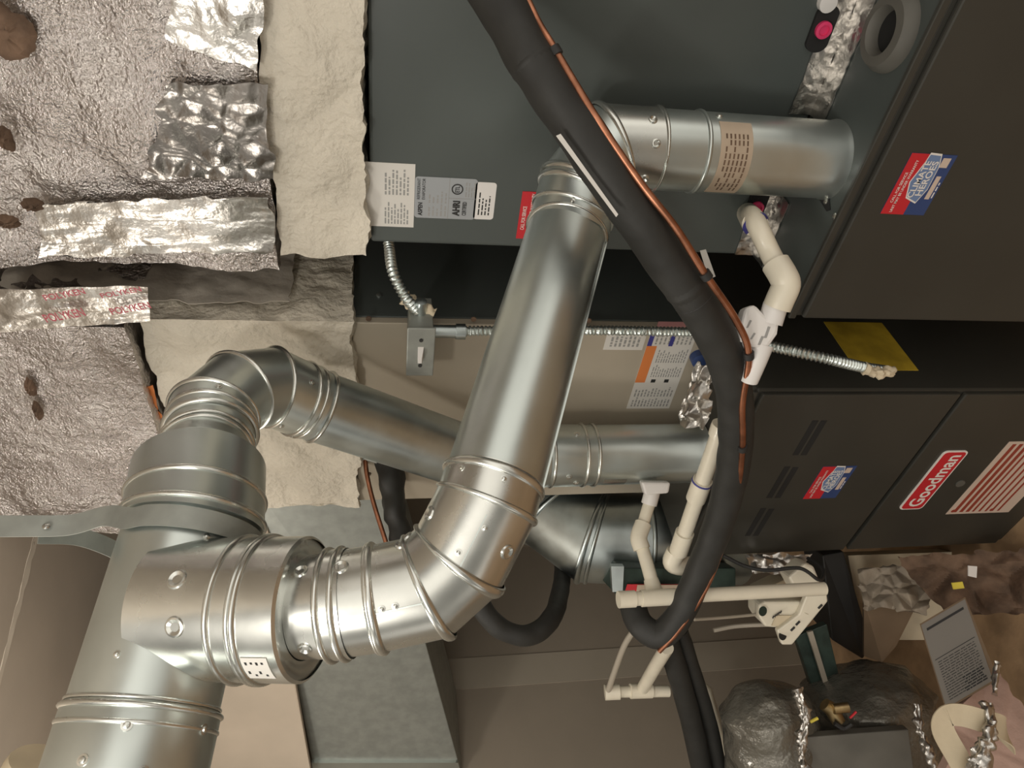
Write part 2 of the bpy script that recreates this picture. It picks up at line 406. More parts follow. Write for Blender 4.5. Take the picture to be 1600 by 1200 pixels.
# three data labels
p, q = r_on(566, 252, 646, 355, YC); lb = sticker('paper_label', p, q, YC, 'paper', nc)
x0, x1 = sorted((p[0], q[0])); z0, z1 = sorted((p[1], q[1])); w = x1 - x0; h = z1 - z0
lines(x0 + w * .05, x0 + w * .45, z0 + h * .1, z0 + h * .6, 8, YC - .001, MT['greyink'], lb, .5, seed=3)
lines(x0 + w * .52, x0 + w * .96, z0 + h * .1, z0 + h * .6, 7, YC - .001, MT['greyink'], lb, .5, seed=4)
p, q = r_on(649, 275, 741, 343, YC); lb = sticker('silver_label', p, q, YC, 'silverlabel', nc, r=.006)
x0, x1 = sorted((p[0], q[0])); z0, z1 = sorted((p[1], q[1])); w = x1 - x0; h = z1 - z0; y = YC - .001
lettering('ASPEN', x0 + w * .06, z1 - h * .13, h * .075, y, MT['ink'], lb, w * .32, bold=.03)
lettering('REFRIGERANT', x0 + w * .46, z1 - h * .085, h * .05, y, MT['ink'], lb, w * .5)
lettering('EVAPORATOR', x0 + w * .46, z1 - h * .165, h * .05, y, MT['ink'], lb, w * .5)
lines(x0 + w * .06, x0 + w * .7, z0 + h * .47, z0 + h * .8, 5, y, MT['greyink'], lb, .4, cols=2, seed=5)
MB().box((x0, y, z0 + h * .445), (x1, y - .0004, z0 + h * .455)).box((x0 + w * .51, y, z0), (x0 + w * .52, y - .0004, z0 + h * .45)).build('rule', 'greyink', lb)
lettering('AHRI', x0 + w * .08, z0 + h * .26, h * .12, y, MT['ink'], lb, w * .38, bold=.05)
lettering('CERTIFIED', x0 + w * .1, z0 + h * .15, h * .07, y, MT['ink'], lb, w * .34, bold=.02)
cx = x0 + w * .74; cz = z0 + h * .32
MB().rings([[V((cx + r_ * math.cos(a), y - k, cz + r_ * math.sin(a))) for a in [2 * math.pi * j / 28 for j in range(28)]] for r_, k in ((h * .095, 0), (h * .095, .0005), (h * .075, .0005), (h * .075, 0))], cap0=False, cap1=False).build('ring_mark', 'ink', lb)
lettering('ETL', cx - h * .055, cz - h * .035, h * .07, y, MT['ink'], lb, h * .11, bold=.02)
lines(x0 + w * .56, x0 + w * .97, z0 + h * .02, z0 + h * .2, 4, y, MT['greyink'], lb, .45, seed=6)
p, q = r_on(744, 284, 770, 343, YC); lb = sticker('white_label', p, q, YC, 'pvcw', nc, r=.006)
x0, x1 = sorted((p[0], q[0])); z0, z1 = sorted((p[1], q[1])); w = x1 - x0; h = z1 - z0
lines(x0 + w * .12, x0 + w * .9, z0 + h * .2, z0 + h * .85, 4, y, MT['ink'], lb, .4, seed=7)
p, q = r_on(806, 372, 870, 300, YC); lb = sticker('red_sticker', p, (on(822, 299, 1, YC).x, q[1]), YC, 'red', nc)
x0 = p[0]; x1 = on(822, 299, 1, YC).x; zz = on(812, 335, 1, YC).z; w = x1 - x0
lettering('CALL FOR SERVICE', x0 + w * .2, zz - .012, .0075, y, MT['white'], lb, w * .5, bold=.01)
lettering('UNIT MAY BE UNDER WARRANTY', x0 + w * .03, zz - .026, .0075, y, MT['white'], lb, w * .94, bold=.01)
# oval drain plates with pink plugs
def drain_plate(u, v, par, cap=True, white=False):
    c = on(u, v, 1, YC); pts = []
    for j in range(28):
        a = 2 * math.pi * j / 28; pts.append(V((c.x + .016 * math.cos(a) * 1 + (.022 if math.cos(a) > 0 else -.022), YC, c.z + .020 * math.sin(a))))
    pl_ = MB().rings([pts, [p - V((0, .006, 0)) for p in pts]]).build('drain_plate', 'darkgrey', par)
    for dx, m in ((.018 if white else -.020, 'pink'), ) + (((.062, 'pvcw'),) if False else ()):
        MB().rings([[V((c.x + dx * 0 + r_ * math.cos(a), YC - k, c.z + r_ * math.sin(a))) for a in [2 * math.pi * j / 20 for j in range(20)]] for r_, k in ((.014, .006), (.014, .012), (.009, .013), (.009, .009))]).build('plug', m, pl_, True)
    return pl_
drain_plate(1283, 44, nc); 
c = on(1290, 2, 1, YC); MB().rings([[V((c.x + r_ * math.cos(a), YC - k, c.z + r_ * math.sin(a))) for a in [2 * math.pi * j / 20 for j in range(20)]] for r_, k in ((.015, 0), (.015, .012), (.009, .013))]).build('white_plug', 'pvcw', nc, True)
drain_plate(1180, 322, nc)
for (u, v) in ((800, 150), (590, 463)):
    pass
# foil tape over the joint between coil and furnace
for k_, (va, vb) in enumerate(((-40, 180), (300, 398))):
    ua = 1352 - (va) * .4125; ub = 1352 - vb * .4125
    A0 = on(ua - 18, va, 1, YC - .002); B0 = on(ub - 18, vb, 1, YC - .002)
    A1 = on(ua, va, 1, YC - .004); B1 = on(ub, vb, 1, YC - .004)
    z = ZT + .006; zt = z + .042
    t = thing('foil_tape', ((A1.x + B1.x) / 2, YC - .03, z), ['long silver foil tape strip beside the soft grommet, at the coil cabinet base',
              'short silver foil tape strip beside the white drain fitting, at the coil cabinet base'][k_], 'tape')
    crumpled_patch([(B1.x, YC - .003, z), (A1.x, YC - .003, z), (A1.x, YC - .003, zt), (B1.x, YC - .003, zt)], 46, 8, .003, 55, ragged=.003).build('upright_face', 'tape', t, True)
    crumpled_patch([(B1.x, YC - .052, z - .001), (A1.x, YC - .052, z - .001), (A1.x, YC - .003, z), (B1.x, YC - .003, z)], 46, 8, .003, 55, ragged=.003).build('flat_face', 'tape', t, True)

# --- far furnace
ff = thing('furnace', ((FX0 + FX1) / 2, 1.3, ZF), 'charcoal gas furnace in the middle with a red Goodman badge and slotted front door', 'furnace')
cabinet_box(FX0, FX1, YF + .012, 1.68, ZF, ZT, 'cabinet', 'black', ff)
sp = on(1405, 749, 1, YF).z
du = MB().box((FX0 + .004, YF, sp + .006), (FX1 - .004, YF + .012, ZT - .01)).build('upper_door', 'black', ff, bevel=.003)
dl = MB().box((FX0 + .004, YF, ZF + .03), (FX1 - .004, YF + .012, sp - .006)).build('lower_door', 'black', ff, bevel=.003)
MB().box((FX0, YF + .004, ZT), (FX1, YF + .012, ZT + .012)).build('top_lip', 'black', ff, bevel=.002)
for (a_, b_) in (((1241, 711), (1276, 657)), ((1256, 711), (1287, 657)), ((1201, 778), (1231, 729)), ((1214, 778), (1244, 730)), ((1168, 837), (1193, 794)), ((1180, 837), (1206, 795))):
    A = on(*a_, 1, YF); B = on(*b_, 1, YF); z = (A.z + B.z) / 2
    MB().box((A.x, YF, z - .0075), (B.x, YF - .0006, z + .0075)).build('louver', 'darkgrey', du)
climate(ff, [(1254, 779), (1281, 729), (1337, 731)], YF)
A = on(1405, 795, 1, YF); B = on(1473, 704, 1, YF); D_ = on(1437, 796, 1, YF)
x0, x1 = A.x, B.x; z1 = (A.z + B.z) / 2; z0 = D_.z; w = x1 - x0; h = z1 - z0
bd = sticker('badge', (x0, z0), (x1, z1), YF, 'white', ff, .003, r=.012)
sticker('badge_field', (x0 + .004, z0 + .004), (x1 - .004, z1 - .004), YF - .003, 'red', bd, .0006, r=.010)
lettering('Goodman', x0 + w * .06, z0 + h * .2, h * .58, YF - .0036, MT['white'], bd, w * .88, bold=.02)
A = on(1482, 803, 1, YF); B = on(1572, 690, 1, YF); D_ = on(1577, 798, 1, YF)
x0, x1 = A.x, B.x; z1 = (A.z + B.z) / 2; z0 = D_.z; w = x1 - x0; h = z1 - z0
rp = sticker('rating_plate', (x0, z0), (x1, z1), YF, 'salmon', ff, .001)
mb = MB()
for k in range(8): mb.box((x0 + w * .03, YF - .001, z1 - h * (.08 + k * .1)), (x1 - w * .03, YF - .0014, z1 - h * (.115 + k * .1 + (.02 if k < 3 else 0))))
mb.build('print', MT['darkred'], rp)
cc = (x0 + w * .06, z1 - h * .08)
for i_, q_ in enumerate(((.05, .07), (.05, .68))):
    MB().rings([[V((x0 + w * q_[0] + .006 * math.cos(a), YF - k, z1 - h * q_[1] + .006 * math.sin(a))) for a in [2 * math.pi * j / 14 for j in range(14)]] for k in (.0012, .0018)]).build('mark', 'darkred', rp)
c = on(1500, 755, 1, YF); MB().rings([[V((c.x + .012 * math.cos(a), YF - k, c.z + .012 * math.sin(a))) for a in [2 * math.pi * j / 20 for j in range(20)]] for k in (0, .003)]).build('sight_glass', 'greyp', dl, True)
# yellow card on the side in the gap
P4 = [on(u, v, 0, FX1) for u, v in ((1288, 505), (1397, 505), (1435, 579), (1288, 577))]
ya, yb = P4[2].y, P4[1].y; za, zb = P4[2].z, P4[0].z
MB().box((FX1, ya, za), (FX1 + .001, yb, zb)).build('yellow_card', 'yellow', ff)

# --- far coil cabinet (taupe front)
fc = thing('coil_cabinet', ((FX0 + FX1) / 2, 1.45, ZT), 'taupe fronted coil cabinet with white instruction label, behind the vent pipes on the slotted furnace', 'coil cabinet')
ZFar = on(553, 620, 1, YC).z
MB().box((FX0, YC, ZT + .002), (FX1 - .002, YC + .02, ZFar - .002)).build('front_panel', 'beige', fc, bevel=.002)
MB().box((FX0 + .002, YC + .02, ZT + .002), (FX1, 1.70, ZFar - .002)).build('casing', 'grey', fc, bevel=.002)
for (u, v) in ((576, 497), (740, 498), (576, 740), (920, 500)):
    c = on(u, v, 1, YC); MB().rings([[V((c.x + r_ * math.cos(a), YC - k, c.z + r_ * math.sin(a))) for a in [2 * math.pi * j / 12 for j in range(12)]] for r_, k in ((.006, 0), (.006, .003), (.003, .004))]).build('screw', 'wood', fc, True)
c = on(592, 462, 0, FX1); MB().rings([[V((FX1 + k, c.y + r_ * math.cos(a), c.z + r_ * math.sin(a))) for a in [2 * math.pi * j / 12 for j in range(12)]] for r_, k in ((.006, 0), (.006, .003), (.003, .004))]).build('screw', 'galv', fc, True)
y = YC - .001
A = on(1015, 526, 1, YC); B = on(1087, 528, 1, YC); D_ = on(978, 638, 1, YC)
x0 = D_.x; x1 = on(1020, 513, 1, YC).x; z1 = A.z; z0 = B.z; w = x1 - x0; h = z1 - z0
lb = sticker('instruction_label', (x0, z0), (x1, z1), YC, 'paper', fc)
sticker('orange_bar', (x0 + w * .35, z1 - h * .22), (x0 + w * .80, z1), y, 'orange', lb, .0004)
sticker('navy_bar', (x0 + w * .80, z1 - h * .1), (x1, z1), y, 'navy', lb, .0004)
sticker('navy_bar', (x0 + w * .80, z1 - h * .55), (x1, z1 - h * .46), y, 'navy', lb, .0004)
lines(x0 + w * .03, x0 + w * .30, z0 + h * .05, z1 - h * .05, 12, y, MT['greyink'], lb, .45, cols=2, seed=11)
lines(x0 + w * .42, x0 + w * .78, z0 + h * .05, z1 - h * .28, 12, y, MT['greyink'], lb, .45, cols=2, seed=12)
lines(x0 + w * .82, x0 + w * .98, z0 + h * .05, z1 - h * .12, 9, y, MT['greyink'], lb, .4, seed=13)
for q_ in (.35, .65): sticker('pictogram', (x0 + w * .35, z1 - h * q_), (x0 + w * .39, z1 - h * (q_ + .1)), y, 'ink', lb, .0004)
A = on(942, 546, 1, YC); B = on(1014, 512, 1, YC)
lb = sticker('small_label', (A.x, A.z), (B.x, B.z), YC, 'paper', fc)
lines(A.x + .01, B.x - .01, B.z + .01, A.z - .01, 7, y, MT['greyink'], lb, .5, seed=14)
A = on(1026, 510, 1, YC); B = on(1078, 503, 1, YC); sticker('pink_label', (A.x, A.z), (B.x, B.z), YC, 'dimpink', fc)
c = on(1090, 556, 1, YC); MB().rings([[V((c.x + r_ * math.cos(a), YC - k, c.z + r_ * math.sin(a))) for a in [2 * math.pi * j / 24 for j in range(24)]] for r_, k in ((.020, 0), (.020, .02), (.014, .023))]).build('drain_plug', 'blue', fc, True)

# ================================================================== MASTIC AND FOIL ABOVE THE COILS
zA = on(415, 200, 1, 1.19).z; zB = on(571, 200, 1, 1.20).z
o = tag(crumpled_box((NX0 - .012, 1.185, zB), (NX1 + .1, 1.72, zA - .002), .009, .013, 9, .005, 30, edge=.010).build('sealed_plenum', 'mastic', None, True),
        'cream mastic coated plenum collar directly above the grey coil cabinet', 'duct')
nfw = thing('foil_wrapped_plenum', ((NX0 + NX1) / 2, 1.45, zA), 'silver foil wrapped plenum at the top with a dark crinkled tape patch', 'duct')
crumpled_box((NX0 - .045, 1.176, zA + .0), (NX1 + .15, 1.72, ZC - .005), .0105, .018, 6, .006, 26).build('foil_wrap', 'foil', nfw, True)
def front_patch(name, quad, y, m, par, nu=30, nv=24, amp=.006, s=30, rag=.006, label=None):
    o = crumpled_patch([on(u, v, 1, y) for u, v in quad], nu, nv, amp, s, ragged=rag).build(name, m, par, True)
    if label: o['label'] = label
    return o
front_patch('tape_patch', [(225, 275), (265, 130), (415, 130), (420, 280)], 1.156, MT['tapedark'], nfw, 60, 50, .006, 26, .015, 'darker crinkled tape patch')
front_patch('tape_strip', [(60, 400), (60, 318), (425, 305), (430, 392)], 1.154, 'tape', nfw, 60, 20, .009, 20, .012)
front_patch('tape_strip', [(265, 70), (265, -20), (408, -20), (402, 110)], 1.156, 'tape', nfw, 30, 20, .006, 20, .012)
def tuft(u, v, y, rx, rz, par, label=None, deep=.014):
    c = on(u, v, 1, y); rs = []
    for (k, q) in ((0, 1.), (.25, .95), (.7, .75), (.9, .5), (.75, .2)):
        ring = []
        for j in range(36):
            a_ = 2 * math.pi * j / 36; w_ = 1 + .35 * noise.noise(V((math.cos(a_) * 1.6 + u, math.sin(a_) * 1.6, 1))) + .18 * noise.noise(V((math.cos(a_) * 5, math.sin(a_) * 5 + v, k)))
            ring.append(V((c.x + rx * q * w_ * math.cos(a_), c.y - k * deep * (1 + .6 * noise.noise(V((j * .7, k * 5, u)))), c.z + rz * q * w_ * math.sin(a_))))
        rs.append(ring)
    o_ = MB().rings(rs).build('torn_spot', MT['wood'], par, True)
    if label: o_['label'] = label
tuft(10, 50, 1.158, .036, .036, nfw, 'brown fibre showing through torn foil')
tuft(8, 215, 1.158, .022, .012, nfw); tuft(52, 318, 1.156, .012, .018, nfw); tuft(14, 345, 1.156, .012, .02, nfw)

zM = on(240, 600, 1, 1.2).z; zN2 = on(555, 620, 1, 1.2).z
o = tag(crumpled_box((FX0 - .0, 1.195, zN2), (FX1 + .02, 1.72, zM - .006), .010, .016, 8, .006, 26, edge=.008).build('sealed_plenum', 'mastic', None, True),
        'pale mastic coated plenum collar behind the vent elbow, above the taupe coil cabinet', 'duct')
ffw = thing('foil_wrapped_plenum', ((FX0 + FX1) / 2, 1.45, zM), 'silver foil wrapped plenum at the left with pink lettered tape', 'duct')
crumpled_box((FX0 - .01, 1.15, zM), (FX1 + .035, 1.72, ZC - .005), .012, .018, 6, .005, 28).build('foil_wrap', 'foil', ffw, True)
tp = front_patch('lettered_tape', [(-20, 520), (-20, 452), (232, 446), (236, 500)], 1.128, 'tape', ffw, 50, 14, .008, 20, .004)
for (u, v, hh, ww) in ((74, 504, .034, .0), (176, 492, .028, 0), (72, 470, .024, 0), (160, 466, .02, 0)):
    A = on(u, v, 1, 1.112)
    lettering('POLYKEN', 0, 0, hh * .55, 0, MT['pinkink'], tp, .072, right=V((.25, 0, -1)).normalized(), up=V((1, 0, .25)).normalized(), org=A, bold=.02)
front_patch('exposed_fibre', [(236, 660), (230, 600), (240, 600), (254, 660)], 1.185, MT['orange'], ffw, 8, 12, .006, 40, .006)
tuft(48, 603, 1.142, .022, .009, ffw); tuft(60, 640, 1.140, .026, .008, ffw)
# grey mastic and wrinkled foil on the side seen in the gap
sd_ = lambda u, v: on(u, v, 0, FX1 + .05)
zs0 = on(575, 440, 0, FX1).z; zs1 = on(455, 440, 0, FX1).z
tag(crumpled_patch([(FX1 + .028, 1.24, zs1 - .01), (FX1 + .028, 1.62, zs1 - .01), (FX1 + .028, 1.62, ZC - .02), (FX1 + .028, 1.24, ZC - .02)], 24, 50, .012, 20, ragged=.01).build('wrinkled_foil', 'masticgrey', None, True),
    'dull wrinkled wrap on the side of the far plenum, seen in the gap between units', 'wrap')

# ================================================================== VENT PIPES
RN, RFAR, RT = .066, .0735, .0925
# near upright vent pipe
px, py = -.515, 1.110
def zc_at(u, X, Y):
    lo, hi = -2., 1.
    for _ in range(50):
        z = (lo + hi) / 2; c = W.transposed() @ V((X, Y, z)); uu = 800 + FOC * c.x / -c.z
        if uu > u: lo = z
        else: hi = z
    return z
zt = zc_at(1005, px, py)
o = thing('vent_pipe', (px, py, ZT), 'short upright galvanised vent pipe with tan sticker, rising from the nearer furnace', 'pipe')
P = Path([(px, py, ZT + .003), (px, py, zt)])
L_ = zt - ZT
P.wall(0, RN, prof=[(0, RN * 1.04), (.01, RN * 1.03), (.03, RN), (.3, RN), (.6, RN), (1, RN)]).build('pipe_wall', 'galv', o, True)
for u in (1085,): bead_obj(P, 0, (zc_at(u, px, py) - ZT) / L_, RN, o, m='galv')
t0 = (zc_at(1148, px, py) - ZT) / L_; t1 = (zc_at(1100, px, py) - ZT) / L_
tg = patch(P, 0, t0, t1, -70, 48, RN, o, 'sticker', 'tan', 14)
mb = MB()
for k in range(6):
    tt = t0 + (t1 - t0) * (.15 + .13 * k)
    for ph in range(-60, 30, 9):
        if random.random() < .75:
            a, n1 = P.surf(0, tt, ph, RN + .0012); b, n2 = P.surf(0, tt + (t1 - t0) * .05, ph, RN + .0012); c, n3 = P.surf(0, tt, ph + 7, RN + .0012); d, _ = P.surf(0, tt + (t1 - t0) * .05, ph + 7, RN + .0012)
            mb.rings([[a, b, d, c], [q_ + n1 * .0003 for q_ in (a, b, d, c)]])
mb.build('print', MT['wood'], tg)
screw(P, 0, (zc_at(1105, px, py) - ZT) / L_, 62, RN, o)
# nearer elbow at the top of it
pts = [(px, py, zt - .02), (px, py, zc_at(955, px, py)), at(906, 292, 1.205), at(888, 360, 1.19)]
o = thing('vent_elbow', pts[0], 'galvanised vent elbow partly behind the black insulated line, on the tan stickered pipe', 'elbow')
P = Path(pts)
for i in range(3): P.wall(i, RN + .0015, prof=[(0, RN + .0015), (.5, RN + .0015), (1, RN + .0015)]).build('gore', 'galv_bright' if i < 1 else 'galv', o, True)
bead_obj(P, 0, .97, RN, o, .005, .006); bead_obj(P, 1, 1, RN, o, .005, .005)
bead_obj(P, 0, .02, RN + .002, o, .003, .003)
for t_, ph in ((.35, 42), (.4, -42), (.3, 8)): dimple(P, 0, t_, ph, RN + .002, o, .008)
bead_obj(P, 2, .18, RN + .001, o, .005, .006); bead_obj(P, 2, .62, RN + .001, o, .004, .004)
screw(P, 2, .75, 5, RN + .001, o, .003)
# long sloping pipe
A = at(889, 352, 1.195); B = at(766, 768, .968)
o = thing('vent_pipe', A, 'long straight galvanised vent pipe sloping through the middle of the view', 'pipe')
P = Path([A, B], 72)
P.wall(0, RN - .001, RN + .0005, k=24, cap0=False).build('pipe_wall', 'galv', o, True)
bead_obj(P, 0, .035, RN - .0005, o, .004, .004)
# long lock seam
sm = MB(); rs = []
for j in range(25):
    q, n = P.surf(0, .04 + .93 * j / 24, -88, RN); q2, n2 = P.surf(0, .04 + .93 * j / 24, -82, RN)
    rs.append([q, q2, q2 + n2 * .0025, q + n * .0025])
sm.rings(rs).build('lock_seam', 'galv', o, True)
# slot mark
a_, n_ = P.surf(0, .02, 35, RN + .002)

# lower elbow (bright)
dB = (B - A).normalized()
pts = [B - dB * .02, B + dB * .018, at(716, 874, .955), at(668, 917, .95), at(590, 934, .945), at(543, 941, .943)]
o = thing('vent_elbow', pts[0], 'bright dimpled galvanised elbow between the long sloping pipe and the wide reducer', 'elbow')
P = Path(pts, 72)
for i in range(5):
    P.wall(i, RN + .002, k=4).build('gore', 'galv_bright', o, True)
bead_obj(P, 0, .15, RN + .002, o, .004, .005); bead_obj(P, 1, .0, RN + .002, o, .004, .004)
bead_obj(P, 2, 0, RN + .002, o, .005, .006); bead_obj(P, 3, 0, RN + .002, o, .005, .006); bead_obj(P, 4, 0, RN + .002, o, .005, .006)
bead_obj(P, 4, .1, RN + .002, o, .004, .004)
for (i, t_, ph) in ((1, .45, -48), (1, .5, 62), (3, .3, 60), (4, .85, 40), (2, .6, 78)): dimple(P, i, t_, ph, RN + .002, o, .011)
for (i, t_, ph) in ((1, .25, -10), (1, .75, 3), (3, .55, -12), (3, .8, -12), (0, .5, 40), (0, .6, -10)): screw(P, i, t_, ph, RN + .002, o, .003)
# seams along gores
for i, ph in ((1, -6), (3, -16)):
    mb = MB(); rs = []
    for j in range(9):
        q, n = P.surf(i, .05 + .9 * j / 8, ph, RN + .0015); q2, n2 = P.surf(i, .05 + .9 * j / 8, ph + 1.5, RN + .0015); rs.append([q, q2, q2 + n2 * .0012, q + n * .0012])
    mb.rings(rs).build('seam', 'galv', o, True)
# short crimped piece
pts = [at(548, 941, .943), at(515, 945, .943), at(462, 950, .947)]
o = thing('crimped_connector', pts[0], 'short bright beaded connector pushed into the wide reducer', 'pipe')
P = Path(pts, 72)
P.wall(0, RN + .004, k=3).build('pipe_wall', 'galv_bright', o, True); P.wall(1, RN + .001, RN - .002, k=6).build('pipe_wall', 'galv_bright', o, True)
bead_obj(P, 0, .3, RN + .004, o, .004, .004); bead_obj(P, 0, .9, RN + .004, o, .004, .004)
for (i, t_, ph) in ((1, .35, -48), (1, .4, 42)): dimple(P, i, t_, ph, RN, o, .010)
# tee on the trunk: branch
tc_ = at(264, 950, .98); br = at(482, 950, .945)
tk0 = at(305, 814, 1.065); tk1 = at(222, 1118, .93); 
o = thing('tee_fitting', tc_, 'large galvanised tee whose wide side branch points to the bright elbow', 'tee')
P = Path([tk0, tk1], 80); P.wall(0, RT, RT * 1.0, k=20).build('trunk', 'galv', o, True)
PB = Path([tc_, br], 80); LB = (br - tc_).length
RB = .0922; ax0 = (tk1 - tk0).normalized()
rs = [PB.ring(0, t_, r_) for t_, r_ in ((.5, RB), (.6, RB), (.93, RB), (.985, RB), (1, RB - .004))]
db = PB.d[0]; first = []
for q in PB.ring(0, 0, RB):                     # each generator starts where it leaves the trunk
    lo, hi = 0., .12
    for _ in range(24):
        sm_ = (lo + hi) / 2; w_ = q + db * sm_ - tk0; w_ = w_ - ax0 * w_.dot(ax0)
        if w_.length < RT + .0005: lo = sm_
        else: hi = sm_
    first.append(q + db * lo)
rs = [first, [a_.lerp(b_, .5) for a_, b_ in zip(first, rs[0])]] + rs
MB().rings(rs, cap0=False, cap1=False).build('branch', 'galv_bright', o, True)
PB.wall(0, RB, prof=[(.985, RB - .004), (.992, RB - .012), (.985, RN + .006), (.985, RN - .001)]).build('reducer_face', 'galv_bright', o, True)
for t_ in (.56, .70, .73): bead_obj(PB, 0, t_, RB, o, .0045, .0045)
for (t_, ph) in ((.32, -22), (.36, 14)): dimple(PB, 0, t_, ph, RB, o, .014)
st = patch(PB, 0, .76, .93, 38, 62, RB, o, 'sticker', 'paper', 6)
mb = MB()
for k in range(4):
    a, n1 = PB.surf(0, .78 + .035 * k, 42, RB + .0012); b, n2 = PB.surf(0, .78 + .035 * k, 55 + 3 * (k % 2), RB + .0012); c, _ = PB.surf(0, .795 + .035 * k, 55 + 3 * (k % 2), RB + .0012); d, _ = PB.surf(0, .795 + .035 * k, 42, RB + .0012)
    mb.rings([[a, b, c, d], [q_ + n1 * .0003 for q_ in (a, b, c, d)]])
mb.build('print', 'ink', st)
for (t_, ph) in ((.18, -12), (.78, 30)): screw(P, 0, t_, ph, RT, o, .003)
bead_obj(P, 0, .955, RT, o, .003, .003)
# trunk continues
tk2 = tk1 + (tk1 - tk0).normalized() * .20
o = thing('vent_pipe', tk1, 'wide galvanised trunk pipe section at the bottom left below the tee', 'pipe')
P = Path([tk1 - (tk1 - tk0).normalized() * .01, tk2], 80); P.wall(0, RT + .004, k=10, prof=[(0, RT), (.03, RT + .0035), (.5, RT + .004), (1, RT + .004)]).build('pipe_wall', 'galv', o, True)
bead_obj(P, 0, .03, RT + .003, o, .004, .004); bead_obj(P, 0, .42, RT + .004, o, .004, .005); bead_obj(P, 0, .12, RT + .004, o, .0015, .003)
for (t_, ph) in ((.12, -50), (.14, 8), (.32, 30), (.36, -10)): screw(P, 0, t_, ph, RT + .004, o, .0045)
# drum reducer on top of the trunk
ax_ = (tk0 - tk1).normalized()
e0 = tk0 - ax_ * .010; e1 = at(313, 730, 1.145)
o = thing('drum_reducer', e0, 'wide ribbed reducer drum above the hanging metal strap', 'reducer')
P = Path([e0, e1], 80); Q = .099; P.pn[0] = ax_
P.wall(0, Q, prof=[(0, RT - .012), (.0, Q), (.5, Q), (.93, Q), (.99, Q - .008), (1.0, RFAR), (1.0, RFAR - .001)], cap0=True, cap1=True).build('drum', 'galv', o, True)
for t_ in (.10, .42): bead_obj(P, 0, t_, Q, o, .004, .004)
# far elbow
pts = [at(313, 738, 1.135), at(322, 708, 1.19), at(329, 676, 1.225), at(334, 647, 1.26), at(372, 612, 1.33), at(424, 604, 1.395), at(487, 631, 1.455)]
o = thing('vent_elbow', pts[3], 'dull three bend galvanised elbow at the left, above the wide reducer drum', 'elbow')
P = Path(pts, 72)
for i in range(6): P.wall(i, RFAR + (.001 if i > 1 else -.001), k=3).build('gore', 'galv', o, True)
for i, t_, h_ in ((1, .0, .004), (1, .35, .003), (2, .0, .006), (2, .45, .004), (3, 0, .005), (4, 0, .005), (5, 0, .005), (5, .66, .005), (5, .86, .004)): bead_obj(P, i, t_, RFAR, o, h_, .0045)
for (i, t_, ph) in ((2, .75, 0), (5, .45, -30), (5, .35, 55)): screw(P, i, t_, ph, RFAR + .001, o, .004)
# far sloping pipe
fx, fy = -1.300, 1.110
ztf = zc_at(852, fx, fy)
A = at(484, 630, 1.452); B = at(722, 712, 1.66)
o = thing('vent_pipe', A, 'dull galvanised vent pipe passing behind the long sloping pipe', 'pipe')
P = Path([A, B], 64); P.wall(0, RFAR - .001, k=14).build('pipe_wall', 'galv_dull', o, True)
bead_obj(P, 0, .06, RFAR, o, .004, .004)
# hidden elbow and far upright
pts = [B - (B - A).normalized() * .01, at(765, 722, 1.70), at(808, 722, 1.72), (fx, fy, ztf)]
o = thing('vent_elbow', pts[1], 'galvanised elbow glimpsed behind the long sloping pipe, atop the far upright pipe', 'elbow')
P = Path(pts, 64)
for i in range(3): P.wall(i, RFAR, k=3).build('gore', 'galv', o, True)
bead_obj(P, 2, 0, RFAR, o, .005, .005)
o = thing('vent_pipe', (fx, fy, ZT), 'upright galvanised vent pipe rising from the slotted furnace, with double bead collar', 'pipe')
P = Path([(fx, fy, ZT + .002), (fx, fy, ztf)], 64); LL = ztf - ZT
P.wall(0, RFAR, prof=[(0, RFAR * 1.1), (.05, RFAR), (.6, RFAR), (.78, RFAR), (.8, RFAR + .002), (1, RFAR + .002)]).build('pipe_wall', 'galv', o, True)
for u in (858, 908, 925): bead_obj(P, 0, (zc_at(u, fx, fy) - ZT) / LL, RFAR + .001, o, .004, .004)
for (u, ph) in ((880, -42), (893, 40), (893, -60)): screw(P, 0, (zc_at(u, fx, fy) - ZT) / LL, ph, RFAR + .002, o, .005)
t0 = (zc_at(970, fx, fy) - ZT) / LL; t1 = (zc_at(935, fx, fy) - ZT) / LL; patch(P, 0, t0, t1, -75, -52, RFAR, o, 'sticker', 'galv_bright', 5)

# hanging strap
c0 = at(297, 842, 1.045); axd = ax_
ang = []
Xc = (-c0 - axd * (-c0).dot(axd)).normalized(); Yc_ = axd.cross(Xc)
for k in range(0, 9):
    ang.append(k)
rr = RT + .004
ringp = [c0 + (Xc * math.cos(math.radians(a)) + Yc_ * math.sin(math.radians(a))) * rr for a in range(-100, 101, 20)]
# choose direction so that the run starts on the upper (ceiling) side
left = at(-20, 822, 1.0)
if (ringp[0] - left).length > (ringp[-1] - left).length: ringp = ringp[::-1]
run = [at(-60, 822, .97), at(40, 822, .985), at(110, 820, 1.0), at(165, 806, 1.005), ringp[2]] + ringp[3:]
o = thing('hanger_strap', left, 'flat grey metal strap slung round the trunk pipe and up to the ceiling', 'strap')
ribbon(run, [axd] * 6, .030, .0016, 6).build('front_leg', 'duct', o, True)
back = [at(60, 835, 1.0), at(120, 838, 1.05), at(170, 855, 1.10), at(215, 880, 1.15)]
ribbon(back, [axd] * 3, .026, .0016, 6).build('back_leg', 'duct', o, True)
q = at(72, 822, .989); MB().rings([[q - q.normalized() * k + (AX * math.cos(a) + AY * math.sin(a)) * r_ for a in [2 * math.pi * j / 12 for j in range(12)]] for k, r_ in ((0, .005), (.004, .005), (.006, .002))]).build('bolt', 'galv_bright', o, True)

